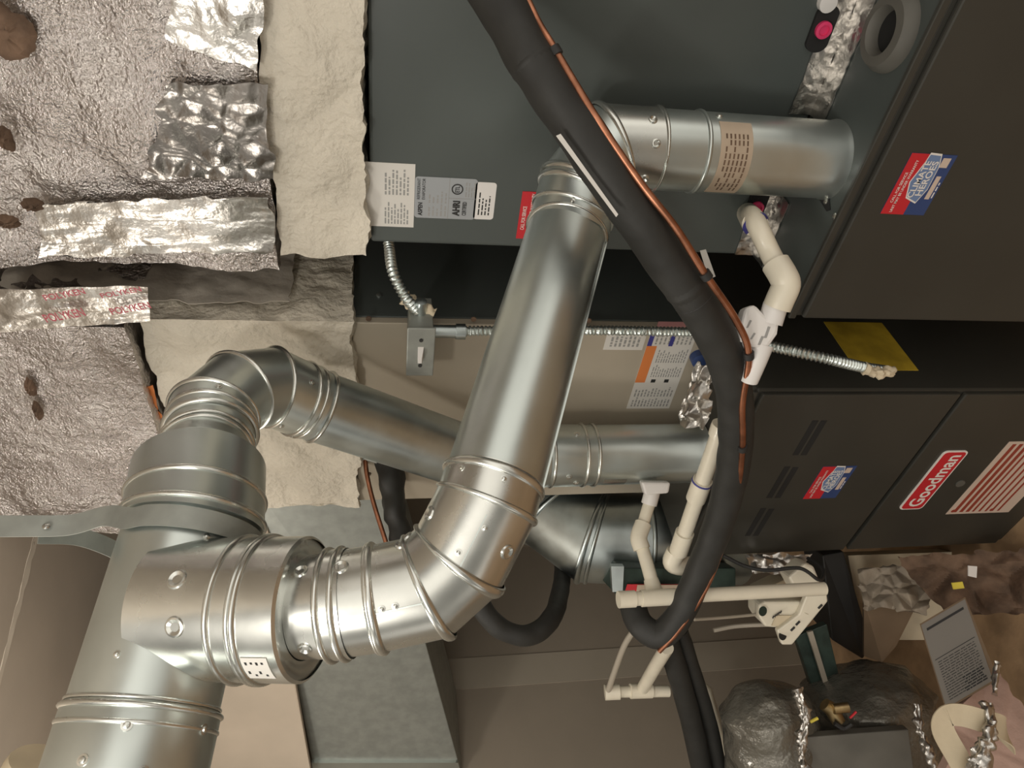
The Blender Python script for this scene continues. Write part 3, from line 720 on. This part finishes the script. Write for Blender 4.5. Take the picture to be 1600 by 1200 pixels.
# ================================================================== DUCT BEHIND, ROUND DUCT
A = on(403, 768, 1, 1.25); B = on(600, 768, 1, 1.25)
def onx(u, v): return on(u, v, 0, XL + .01)
Cc = onx(492, 1212); Dd = onx(722, 1212)
o = thing('rectangular_duct', (A + Dd) / 2, 'flat grey sheet metal duct descending behind the tee towards the left wall', 'duct')
B = B.lerp(A, 0); 
off = V((0, .30, 0))
MB().hexa([A, B, B + off, A + off, Cc, Dd, Dd + off, Cc + off]).build('duct_body', 'duct', o, bevel=.003)
e = lambda t: (A.lerp(Cc, t), B.lerp(Dd, t)); a1, b1 = e(.93); a2, b2 = e(.955); nrm = (B - A).cross(Cc - A).normalized(); nrm = nrm if nrm.y < 0 else -nrm
MB().hexa([a1, b1, b1 + nrm * .012, a1 + nrm * .012, a2, b2, b2 + nrm * .012, a2 + nrm * .012]).build('cleat', 'galv', o)
a1, b1 = A.lerp(Cc, 0.0), B.lerp(Dd, 0.0); a2, b2 = e(.03)
MB().hexa([a1, b1, b1 + nrm * .006, a1 + nrm * .006, a2, b2, b2 + nrm * .006, a2 + nrm * .006]).build('cleat', 'duct', o)

tag(slab([(300, 765, 1.93), (401, 765, 1.93), (421, 840, 1.97), (490, 1232, 2.37), (300, 1232, 2.37)], .012).build('backing_board', 'creampanel', None), 'pale cream panel standing between the trunk pipe and the flat grey duct', 'panel')
RR = .135
pts = [at(835, 725, 2.30), at(872, 800, 2.22), at(925, 838, 2.16), at(1005, 842, 2.16), at(1150, 842, 2.2)]
o = thing('round_duct', pts[3], 'large dark round sheet metal duct with gored end, left of the slotted furnace', 'duct')
P = Path(pts, 72)
for i in range(4): P.wall(i, RR, k=3, cap0=(i == 0)).build('gore', 'galv_dull', o, True)
for i in (1, 2, 3): bead_obj(P, i, 0, RR, o, .006, .007, 'galv_dull')
bead_obj(P, 2, .12, RR, o, .005, .005, 'galv_dull')

# filter box with red label under the drains
o = thing('filter_box', at(1060, 905, 2.05), 'dark green filter box with a red edged tan label, below the round duct', 'box')
bx = slab([(1150, 888, 2.0), (970, 888, 1.95), (962, 930, 1.95), (1150, 930, 2.0)], .25).build('housing', 'green', o, bevel=.004)
slab([(1072, 913, 1.945), (980, 913, 1.945), (976, 926, 1.945), (1070, 928, 1.945)], .002).build('red_label', 'red', o)
slab([(1062, 914, 1.942), (996, 914, 1.942), (994, 926, 1.942), (1060, 927, 1.942)], .002).build('tan_label', 'tan', o)
slab([(975, 885, 1.94), (955, 885, 1.94), (957, 925, 1.94), (973, 925, 1.94)], .03).build('latch', 'galv_dull', o)

# ================================================================== SWITCH BOX AND CONDUIT
c0 = on(628, 588, 1, 1.115); c1 = on(672, 586, 1, 1.115); c2 = on(686, 516, 1, 1.115); c3 = on(643, 510, 1, 1.115)
sx0 = (c0.x + c1.x) / 2; sx1 = (c2.x + c3.x) / 2; sz0 = (c1.z + c2.z) / 2; sz1 = (c0.z + c3.z) / 2
o = thing('switch_box', ((sx0 + sx1) / 2, YC, sz0), 'grey electrical box with a white toggle switch on the taupe cabinet', 'switch')
MB().box((sx0 + .008, 1.118, sz0 + .004), (sx1 - .004, YC, sz1 - .004)).build('box', 'duct', o, bevel=.002)
MB().box((sx0, 1.114, sz0), (sx1, 1.119, sz1)).build('cover_plate', MT['duct'], o, bevel=.002)
mx = (sx0 + sx1) / 2; mz = (sz0 + sz1) / 2
MB().hexa([(mx - .016, 1.114, mz - .006), (mx + .016, 1.114, mz - .006), (mx + .016, 1.114, mz + .006), (mx - .016, 1.114, mz + .006),
           (mx - .014, 1.098, mz - .002), (mx - .002, 1.098, mz - .002), (mx - .002, 1.098, mz + .006), (mx - .014, 1.098, mz + .006)]).build('toggle', 'pvcw', o)
for dx in (-.034, .034): MB().rings([[V((mx + dx + .004 * math.cos(a), 1.114 - k, mz + .004 * math.sin(a))) for a in [2 * math.pi * j / 12 for j in range(12)]] for k in (0, .002)]).build('screw', 'ink', o)
# connector
cz_ = zc_at(665, -1.0, 1.17)
cb = on(712, 518, 1, 1.17)
MB().rings([[V((cb.x + r_ * math.cos(a), 1.17 + r_ * math.sin(a), z_)) for a in [2 * math.pi * j / 14 for j in range(14)]] for r_, z_ in ((.014, sz0 + .01), (.014, cb.z), (.017, cb.z), (.017, cb.z - .02), (.010, cb.z - .022))]).build('lower_connector', 'galv_dull', o, True)
ct = on(655, 492, 1, 1.17)
tube([ct + V((.0, 0, -.03)), ct + V((0.01, .01, .0)), ct + V((.03, .02, .03))], .014, 28, 8, jit=.010, jf=60).build('upper_connector', 'cream', o, True)
MB().rings([[V((sx1 + .002 * 0 + z_, 1.17 + r_ * math.cos(a), mz + r_ * math.sin(a))) for a in [2 * math.pi * j / 14 for j in range(14)]] for r_, z_ in ((.012, -.01), (.012, .025), (.006, .027))]).build('knockout', 'galv_dull', o, True)
# three conduit runs
def conduit(pts, label, r=.0100, per=.0085):
    P_ = catmull(pts, 4); n_ = sum((P_[i + 1] - P_[i]).length for i in range(len(P_) - 1)); k = int(n_ / per * 6 / (len(pts) - 1)) + 1
    return tag(tube(pts, r, 14, k, corr=(per, .0017)).build('flexible_conduit', 'galv', None, True), label, 'conduit')
conduit([on(604, 360, 1, 1.30), on(608, 385, 1, 1.27), on(614, 425, 1, 1.20), on(632, 462, 1, 1.17), on(652, 486, 1, 1.17)], 'short curved flexible metal conduit rising behind the grey coil cabinet from the switch box')
conduit([on(708, 518, 1, 1.17), on(760, 517, 1, 1.175), on(915, 516, 1, 1.18), on(1040, 518, 1, 1.18), on(1100, 520, 1, 1.17), on(1150, 527, 1, 1.12), on(1205, 541, 1, 1.04), at(1290, 560, 1.42), at(1350, 574, 1.46), at(1388, 580, 1.49)],
        'long flexible metal conduit running from the switch box down to the yellow card')
tag(tube([at(1350, 576, 1.455), at(1372, 582, 1.46), at(1395, 580, 1.475)], .011, 28, 8, jit=.009, jf=55).build('conduit_connector', 'cream', None, True), 'crusty cream connector at the lower end of the long conduit', 'connector')

# ================================================================== INSULATED LINE SET AND COPPER
ins = [at(735, -75, 1.0), at(790, 20, 1.0), at(835, 100, 1.0), at(905, 205, 1.01), at(975, 310, 1.03), at(1045, 410, 1.08), at(1105, 500, 1.14), at(1140, 580, 1.21), at(1150, 660, 1.30), at(1143, 740, 1.40), at(1122, 820, 1.50), at(1090, 900, 1.58), at(1060, 965, 1.62), at(1030, 992, 1.64), at(1000, 975, 1.66), at(985, 935, 1.70)]
o = thing('insulated_line', ins[4], 'thick black foam insulated refrigerant line crossing in front of everything and looping at the drains', 'pipe')
def rad(t): return .0355 - .0045 * min(1, t * 1.6)
tube(ins, rad, 28, 10, jit=.0022).build('foam_sleeve', 'rubber', o, True)
def cuff(i, f, r, w, m='rubber', nm='joint'):
    P_ = catmull(ins, 10); k = int(i * 10 + f * 10); d = (P_[k + 1] - P_[k - 1]).normalized(); a = P_[k]
    return tube([a - d * w, a - d * w * .3, a + d * w * .3, a + d * w], lambda t: r - .002 * abs(2 * t - 1), 24, 3, jit=.002).build(nm, m, o, True)
cuff(2, .0, .0355, .010); cuff(5, .6, .0335, .004, 'ink', 'zip_tie'); cuff(5, .45, .0345, .012); cuff(8, .2, .0325, .05)
cop = [at(806, -40, .985), at(838, 30, .985), at(868, 80, .98), at(930, 182, .985), at(1000, 285, 1.0), at(1055, 355, 1.02), at(1103, 430, 1.06), at(1150, 500, 1.11), at(1170, 555, 1.15), at(1160, 630, 1.22), at(1160, 700, 1.30), at(1150, 780, 1.42), at(1127, 860, 1.52), at(1100, 925, 1.57), at(1060, 985, 1.60), at(1030, 1018, 1.62)]
o = thing('copper_line', cop[3], 'thin bare copper line running along the thick black insulated line', 'pipe')
tube(cop, .0056, 12, 8).build('tube', 'copper', o, True)
for k in (2, 6, 8, 10):
    d = (cop[k + 1] - cop[k - 1]).normalized(); tube([cop[k] - d * .006, cop[k] + d * .006], .0085, 12, 2).build('zip_tie', 'ink', o, True)
tag(slab([(869, 212, .968), (876, 209, .968), (966, 335, .985), (963, 339, .985)], .002).build('white_strip', 'paper', None), 'narrow white strip lying against the black insulated line above the vent elbow', 'strip')
tag(slab([(1094, 392, 1.2), (1103, 390, 1.2), (1118, 432, 1.22), (1108, 436, 1.22)], .002).build('card_tag', 'paper', None), 'small pale card tucked beside the copper line, against the dark gap', 'tag')
# second, rear insulated loop
o = tag(tube([at(735, 890, 1.75), at(748, 940, 1.75), at(780, 980, 1.76), at(825, 993, 1.78), at(862, 965, 1.85), at(877, 915, 2.08), at(880, 868, 2.38)], .0255, 22, 8, jit=.002).build('insulated_loop', 'rubber', None, True),
        'black insulated hose loop hanging behind the bright elbow', 'hose')
# black taped bundle
o = thing('taped_line', at(615, 790, 1.85), 'lumpy black taped line with a thin copper tube, behind the sloping pipes', 'pipe')
tube([at(603, 715, 1.86), at(612, 760, 1.85), at(618, 800, 1.83), at(625, 860, 1.8)], lambda t: .030 + .008 * math.sin(t * 5), 18, 6, jit=.018).build('tape_wrap', 'rubber', o, True)
tube([at(570, 712, 1.84), at(574, 745, 1.83), at(585, 790, 1.82), at(604, 850, 1.80)], .006, 10, 6).build('copper_tube', 'copper', o, True)
tube([at(553, 712, 1.84), at(570, 714, 1.84), at(590, 720, 1.84)], .008, 10, 4, jit=.004).build('fitting', 'duct', o, True)
# lines descending to the lower left
tag(tube([at(1035, 985, 1.85), at(1052, 1030, 1.9), at(1078, 1120, 2.0), at(1102, 1230, 2.1)], .029, 20, 6, jit=.002).build('insulated_line', 'rubber', None, True), 'black insulated line at the bottom, left one of the dark pair', 'pipe')
tag(tube([at(1062, 985, 1.9), at(1080, 1040, 1.95), at(1108, 1130, 2.05), at(1130, 1230, 2.12)], .022, 20, 6, jit=.002).build('insulated_line', 'rubber', None, True), 'black insulated line at the bottom, right and slimmer one of the dark pair', 'pipe')

# ================================================================== PVC DRAINS
def pvcpipe(pts, r=.0165, seg=20, k=0): return tube(pts, r, seg, k)
def fitting(a, b, r, par, name='coupling', m='pvc'):
    return tube([a, a.lerp(b, .03), a.lerp(b, .97), b], lambda t: r, 22, 0).build(name, m, par, True)
o = thing('drain_pipe', at(1170, 336, 1.25), 'cream drain pipe from the near coil cabinet through a printed trap to the lower elbow', 'pipe')
s0 = on(1168, 333, 1, YC - .002)
a = [s0, at(1178, 342, 1.20), at(1203, 395, 1.17), at(1222, 430, 1.155)]
tube(a, .0165, 22, 6).build('upper_pipe', 'pvc', o, True)
fitting(s0, at(1180, 350, 1.195), .021, o, 'collar'); t_ = at(1178, 345, 1.197)
fitting(at(1179, 348, 1.1955), at(1182, 352, 1.192), .0215, o, 'blue_ring', 'navy')
tube([at(1212, 412, 1.16), at(1224, 432, 1.15), at(1228, 446, 1.15), at(1220, 466, 1.155), at(1214, 480, 1.16)], .0225, 22, 5).build('elbow', 'pvc', o, True)
fitting(at(1212, 476, 1.16), at(1203, 505, 1.165), .0195, o, 'collar', 'pvcw')
tr = slab([(1166, 480, 1.15), (1180, 475, 1.15), (1196, 492, 1.15), (1219, 500, 1.15), (1216, 522, 1.15), (1200, 545, 1.15), (1165, 543, 1.15), (1158, 512, 1.15)], .04).build('trap', 'pvcw', o, bevel=.006)
for (u, v, w_, h_) in ((1200, 510, 4, 18), (1190, 525, 4, 14), (1172, 500, 3, 12), (1178, 520, 3, 10)):
    slab([(u, v, 1.149), (u + w_, v + 1, 1.149), (u + w_ - 6, v + h_, 1.149), (u - 6, v + h_, 1.149)], .001).build('print', 'greyink', tr)
tube([at(1188, 538, 1.17), at(1180, 565, 1.175), at(1170, 595, 1.19)], lambda t: .021 - .006 * t, 20, 3).build('cone', 'pvcw', o, True)
tube([at(1160, 510, 1.165), at(1158, 535, 1.165)], .009, 14, 3).build('stub', 'pvcw', o, True)
lp = [at(1170, 590, 1.2), at(1128, 665, 1.40), at(1095, 760, 1.50), at(1059, 865, 1.62)]
pvcpipe([lp[1], lp[2]], .0165).build('lower_pipe', 'pvc', o, True); pvcpipe([lp[2], lp[3]], .0165).build('lower_pipe', 'pvc', o, True)
fitting(at(1098, 750, 1.49), at(1087, 780, 1.525), .0205, o); fitting(at(1070, 832, 1.58), at(1060, 862, 1.615), .0205, o)
fitting(at(1097, 752, 1.492), at(1096, 754, 1.494), .0215, o, 'blue_ring', 'navy')
tube([at(1056, 862, 1.62), at(1050, 878, 1.63), at(1060, 884, 1.64), at(1085, 884, 1.66)], .021, 20, 5).build('elbow', 'pvc', o, True)
tube([at(1129, 663, 1.395), at(1122, 680, 1.41)], .020, 20, 3, jit=.004).build('collar', 'pvc', o, True)

o = thing('drain_pipe', at(1018, 760, 1.75), 'bent cream drain pipe with a taped printed trap, dropping from the far coil cabinet', 'pipe')
slab([(1002, 753, 1.70), (1048, 754, 1.70), (1045, 771, 1.70), (1008, 774, 1.70)], .035).build('trap', 'pvcw', o, bevel=.005)
tube([at(1020, 765, 1.74), at(1014, 788, 1.74)], .019, 18, 3).build('collar', 'pvcw', o, True)
tube([at(1016, 782, 1.74), at(1002, 828, 1.72)], .0145, 18, 3).build('pipe_piece', 'pvc', o, True)
tube([at(1005, 818, 1.725), at(998, 840, 1.71), at(1003, 858, 1.70)], .020, 18, 4).build('elbow', 'pvc', o, True)
tube([at(1001, 848, 1.71), at(1012, 885, 1.68), at(1022, 922, 1.66)], .0155, 18, 3).build('pipe_piece', 'pvc', o, True)
tube([at(1017, 905, 1.67), at(1024, 930, 1.655)], lambda t: .017 + .004 * t, 18, 3).build('socket', 'pvc', o, True)
# standing tee pipe
b0 = at(966, 937, 1.60)
def vz(u): return V((b0.x, b0.y, zc_at(u, b0.x, b0.y)))
o = thing('standpipe', vz(1290), 'white upright drain standpipe with open capped top, running down to the pump', 'pipe')
fitting(vz(966), vz(992), .0185, o, 'cap', 'pvc'); fitting(vz(990), vz(1004), .0155, o, 'pipe_piece'); fitting(vz(1002), vz(1056), .0185, o, 'tee'); fitting(vz(1054), vz(1288), .0155, o, 'long_pipe')
# condensate pump
o = thing('condensate_pump', at(1240, 950, 1.85), 'white plastic condensate pump with slotted mounting plate, below the standpipe', 'pump')
slab([(1290, 912, 1.80), (1294, 940, 1.80), (1238, 1008, 1.80), (1222, 1008, 1.80), (1214, 985, 1.80), (1248, 960, 1.80), (1262, 925, 1.80)], .02).build('mounting_plate', 'pvc', o, bevel=.004)
slab([(1186, 945, 1.82), (1196, 940, 1.82), (1262, 940, 1.82), (1258, 962, 1.82), (1222, 982, 1.82), (1196, 980, 1.82), (1186, 965, 1.82)], .09).build('tank', 'pvc', o, bevel=.006)
slab([(1232, 902, 1.80), (1258, 880, 1.80), (1272, 885, 1.80), (1284, 915, 1.80), (1260, 930, 1.80), (1244, 925, 1.80)], .07).build('motor_cover', 'pvc', o, bevel=.006)
slab([(1213, 962, 1.815), (1240, 962, 1.815), (1232, 980, 1.815), (1206, 978, 1.815)], .004).build('front_window', 'cream', o)
for (u, v, a_, b_) in ((1223, 993, 6, 10), (1192, 955, 6, 11)):
    q = at(u, v, 1.798); MB().rings([[q + q.normalized() * k + (AX * math.cos(t) * a_ + AY * math.sin(t) * b_) / FOC * 1.8 for t in [2 * math.pi * j / 20 for j in range(20)]] for k in (-.001, .004)]).build('port', 'ink' if v > 980 else 'green', o)
for (u, v) in ((1235, 985), (1243, 976), (1278, 950)): slab([(u, v, 1.797), (u + 6, v - 6, 1.797), (u + 8, v - 4, 1.797), (u + 2, v + 2, 1.797)], .003).build('slot', 'ink', o)
for k in range(5): slab([(1207 + k * 3, 966 - k * 2, 1.812), (1209 + k * 3, 962 - k * 2, 1.812), (1210 + k * 3, 963 - k * 2, 1.812), (1208 + k * 3, 967 - k * 2, 1.812)], .003).build('slot', 'ink', o)
q = at(1260, 955, 1.81); MB().rings([[q + q.normalized() * k + (AX * math.cos(t) + AY * math.sin(t)) * r_ for t in [2 * math.pi * j / 16 for j in range(16)]] for k, r_ in ((.004, .009), (-.006, .009), (-.006, .005), (.0, .004))]).build('nipple', 'pvc', o, True)
slab([(1186, 925, 1.95), (1228, 905, 1.95), (1250, 945, 1.95), (1190, 950, 1.95)], .08).build('back_bracket', 'cream', o, bevel=.004)
tag(tube([at(1130, 868, 1.78), at(1165, 885, 1.77), at(1200, 891, 1.76), at(1250, 888, 1.76), at(1280, 906, 1.76), at(1286, 890, 1.8), at(1262, 872, 1.85)], .0045, 10, 8).build('power_cable', 'ink', None, True), 'black power cable looping over to the white pump', 'cable')
tag(tube([at(1085, 968, 1.75), at(1130, 965, 1.8), at(1185, 960, 1.85)], .004, 8, 6).build('clear_tube', 'tube', None, True), 'thin clear discharge tube running level into the white pump', 'tube')
tag(tube([at(1115, 985, 2.0), at(1155, 978, 2.0), at(1225, 975, 1.95)], .006, 8, 6).build('rear_tube', 'tube', None, True), 'second cloudy tube hanging lower behind the white pump', 'tube')
o = thing('low_drain_tee', at(1000, 1080, 1.95), 'small white drain tee and elbow on the left wall below the black loop', 'pipe')
fitting(at(950, 1081, 1.95), at(1045, 1080, 1.97), .0150, o, 'pipe_piece', 'pvc'); fitting(at(945, 1082, 1.95), at(968, 1081, 1.95), .020, o, 'elbow'); fitting(at(985, 1080, 1.95), at(1018, 1079, 1.96), .0195, o, 'tee')
tube([at(1004, 1076, 1.95), at(1020, 1048, 1.85), at(1042, 1012, 1.72)], .0165, 18, 3).build('slanted_pipe', 'pvc', o, True)
tube([at(950, 1080, 1.94), at(960, 1050, 1.9), at(975, 1010, 1.85), at(990, 985, 1.82)], .008, 12, 5).build('vinyl_tube', 'tube', o, True)
tag(tube([at(1085, 1077, 2.3), at(1102, 1077, 2.3), at(1108, 1090, 2.3), at(1122, 1140, 2.3), at(1140, 1215, 2.35)], .0165, 16, 5).build('drain_pipe', 'pvc', None, True), 'slim white pipe at the bottom, right of the dark insulated pair', 'pipe')

# ================================================================== LOWER RIGHT CLUTTER
tag(slab([(1285, 868, 2.25), (1318, 862, 2.25), (1362, 1010, 2.3), (1348, 1030, 2.3), (1300, 1000, 2.25)], .15).build('dark_bracket', 'ink', None, bevel=.004), 'black box section leaning between furnace and white pump', 'bracket')
o = thing('support_strut', at(1280, 1040, 2.2), 'green steel strut slanting down behind the white pump', 'strut')
slab([(1243, 995, 2.15), (1292, 975, 2.15), (1325, 1115, 2.15), (1287, 1130, 2.15)], .03).build('web', 'green', o, bevel=.002)
slab([(1262, 988, 2.13), (1270, 986, 2.13), (1310, 1118, 2.13), (1303, 1120, 2.13)], .01).build('edge', 'tube', o)
tag(slab([(1325, 868, 2.35), (1500, 862, 2.3), (1470, 1000, 2.3), (1350, 1000, 2.35)], .06).build('board', 'cream', None), 'pale board standing against the wall behind the torn backing', 'board')
tag(crumpled_patch([at(1338, 890, 2.25), at(1480, 880, 2.15), at(1445, 960, 2.1), at(1350, 950, 2.2)], 80, 50, .040, 20, ragged=.03).build('torn_backing', 'kraft', None, True), 'crumpled tan insulation backing by the foot of the slotted furnace', 'insulation')
tag(slab([(1350, 938, 2.2), (1430, 950, 2.15), (1400, 1010, 2.15), (1378, 1035, 2.15), (1350, 1025, 2.2)], .04).build('brown_board', 'card', None), 'brown board scrap below the crumpled backing', 'board')
tag(crumpled_patch([at(1400, 870, 2.12), at(1640, 860, 1.90), at(1640, 960, 1.86), at(1480, 960, 2.0)], 60, 30, .05, 12, ragged=.02).build('debris_heap', 'wood', None, True), 'rust brown debris heap at the right, below the furnace doors', 'debris')
tag(slab([(1513, 884, 1.88), (1527, 885, 1.88), (1526, 903, 1.88), (1513, 900, 1.88)], .003).build('white_tag', 'pvcw', None), 'small white tag on the brown debris', 'tag')
tag(slab([(1487, 911, 1.88), (1504, 909, 1.88), (1507, 919, 1.88), (1490, 921, 1.88)], .003).build('yellow_tag', 'yellowp', None), 'small yellow tag above the printed box', 'tag')
o = thing('printed_box', at(1500, 1020, 1.75), 'greyish carton with black printed label, lying at the lower right', 'box')
fa = [at(1437, 975, 1.80), at(1508, 933, 1.80), at(1560, 1062, 1.68), at(1478, 1110, 1.68)]
dn = at(1500, 1020, 1).normalized() * .12
MB().hexa([fa[0], fa[1], fa[1] + dn, fa[0] + dn, fa[3], fa[2], fa[2] + dn, fa[3] + dn]).build('carton', 'card', o)
u_ = (fa[1] - fa[0]); v_ = (fa[3] - fa[0]); fn = u_.cross(v_).normalized(); fn = fn if fn.dot(fa[0]) < 0 else -fn
def onbox(a, b): return fa[0] + u_ * a + v_ * b
def boxrect(a0, b0, a1, b1, k0, k1): return MB().rings([[onbox(a0, b0) + fn * k0, onbox(a1, b0) + fn * k0, onbox(a1, b1) + fn * k0, onbox(a0, b1) + fn * k0], [onbox(a0, b0) + fn * k1, onbox(a1, b0) + fn * k1, onbox(a1, b1) + fn * k1, onbox(a0, b1) + fn * k1]])
lb = boxrect(.02, .02, .98, .98, 0, .001).build('label', MT['greylabel'], o)
boxrect(.1, .09, .9, .12, .001, .0015).build('print', 'ink', lb)
mb = MB(); rnd = random.Random(5)
for k in range(16):
    b_ = .50 + .028 * k
    a_ = .12
    while a_ < .86:
        w_ = rnd.uniform(.03, .12); q_ = boxrect(a_, b_, min(.9, a_ + w_), b_ + (.016 if k > 9 and a_ > .4 else .008), .001, .0015); mb.add(q_.v, q_.f); a_ += w_ + (.02 if k < 10 else .012)
mb.build('print', 'ink', lb)
boxrect(.08, .46, .92, .468, .001, .0015).build('rule', 'ink', lb)
tag(crumpled_patch([at(1480, 1110, 1.70), at(1565, 1050, 1.72), at(1660, 1220, 1.6), at(1470, 1230, 1.66)], 50, 40, .03, 9, th=.03, ragged=.01).build('pink_insulation', 'pinkfoam', None, True), 'pink insulation batt under the cream strap at the lower right corner', 'insulation')
ctr = [at(1525, 1240, 1.50), at(1500, 1190, 1.50), at(1474, 1142, 1.50), at(1478, 1120, 1.50), at(1500, 1117, 1.50), at(1535, 1126, 1.50), at(1568, 1138, 1.52), at(1572, 1165, 1.55)]
tag(ribbon(ctr, [at(1, 0, 1) - at(0, 0, 1), at(1, 0, 1) - at(0, 0, 1), at(1, -.4, 1) - at(0, 0, 1), at(0, 1, 1) - at(0, 0, 1), at(0, 1, 1) - at(0, 0, 1), at(.5, 1, 1) - at(0, 0, 1)], .046, .003, 8).build('cream_strap', 'cream', None, True), 'folded cream plastic strap in the lower right corner', 'strap')
tag(tube([at(1542, 1100, 1.52), at(1548, 1140, 1.48), at(1535, 1175, 1.47), at(1522, 1215, 1.47)], lambda t: .010 + .012 * t, 36, 14, jit=.013, jf=45).build('foil_twist', 'tape', None, True), 'shiny twisted foil wrap hanging over the cream strap', 'foil')
tag(tube([at(1558, 1035, 1.66), at(1556, 1060, 1.64), at(1552, 1085, 1.62)], .008, 20, 8, jit=.008, jf=60).build('foil_scrap', 'tape', None, True), 'small foil scrap beside the printed box corner', 'foil')
# wrapped flexible ducts
tag(tube([at(1188, 1066, 2.0), at(1190, 1084, 2.0), at(1196, 1110, 2.0), at(1205, 1160, 2.0), at(1215, 1260, 2.0)], lambda t: .012 + .115 * min(1, t * 2.2) ** .7, 110, 20, jit=.014, jf=15).build('wrapped_duct', 'plastic', None, True), 'plastic wrapped flexible duct tied off at its end, bottom centre right', 'duct')
tag(tube([at(1348, 1052, 2.1), at(1352, 1070, 2.1), at(1356, 1110, 2.1), at(1362, 1180, 2.1), at(1365, 1260, 2.1)], lambda t: .02 + .155 * min(1, t * 3) ** .5, 40, 10, jit=.02).build('wrapped_duct', 'plastic', None, True), 'larger dark wrapped duct behind the brass valve', 'duct')
tag(slab([(1262, 1152, 1.88), (1420, 1140, 1.88), (1432, 1230, 1.88), (1255, 1230, 1.88)], .03).build('grey_sheet', 'greyp', None, bevel=.003), 'flat grey sheet below the brass valve at the bottom edge', 'sheet')
tag(tube([at(1245, 1075, 1.86), at(1258, 1120, 1.84), at(1252, 1170, 1.82), at(1262, 1220, 1.8)], .013, 36, 16, jit=.012, jf=50).build('foil_seam', 'tape', None, True), 'glinting crumpled foil seam along the wrapped duct beside the grey sheet', 'foil')
tag(tube([at(1433, 1100, 1.8), at(1437, 1140, 1.78), at(1452, 1180, 1.76), at(1470, 1220, 1.76)], .010, 36, 16, jit=.010, jf=50).build('foil_seam', 'tape', None, True), 'glinting foil seam to the left of the cream strap', 'foil')
o = thing('brass_valve', at(1302, 1112, 1.9), 'small brass gas valve with yellow tag wires at the foot of the green strut', 'valve')
tube([at(1288, 1100, 1.9), at(1300, 1110, 1.9), at(1310, 1128, 1.9)], .017, 14, 4, jit=.006).build('body', 'brass', o, True)
tube([at(1302, 1108, 1.88), at(1325, 1105, 1.88)], .013, 12, 3).build('outlet', 'brass', o, True)
tube([at(1304, 1130, 1.88), at(1318, 1138, 1.88), at(1330, 1132, 1.88)], .006, 8, 4).build('black_lever', 'ink', o, True)
tube([at(1266, 1128, 1.88), at(1278, 1122, 1.88)], .004, 8, 3).build('yellow_wire', 'yellowp', o, True)
tube([at(1328, 1122, 1.88), at(1338, 1112, 1.88)], .003, 8, 3).build('red_wire', 'red', o, True)
# bright crumpled plastic by the far coil base
tag(crumpled_patch([at(1060, 660, 1.66), at(1092, 560, 1.55), at(1118, 575, 1.52), at(1108, 668, 1.60)], 24, 40, .03, 26, ragged=.01).build('foil_crumple', 'tape', None, True), 'crumpled bright foil at the base of the taupe coil cabinet', 'foil')
tag(crumpled_patch([at(1165, 868, 1.95), at(1268, 868, 1.95), at(1250, 900, 1.92), at(1175, 895, 1.92)], 24, 12, .02, 26, ragged=.01).build('plastic_bag', 'tape', None, True), 'crumpled clear plastic bag under the slotted furnace beside the cable', 'bag')
# ceiling bits in the lower left
tag(tube([at(40, 1240, 1.25), at(55, 1200, 1.25), at(60, 1188, 1.25)], lambda t: .055 - .01 * t, 28, 4).build('lamp_base', 'cream', None, True), 'round cream fixture base peeking in at the bottom left corner', 'fixture')
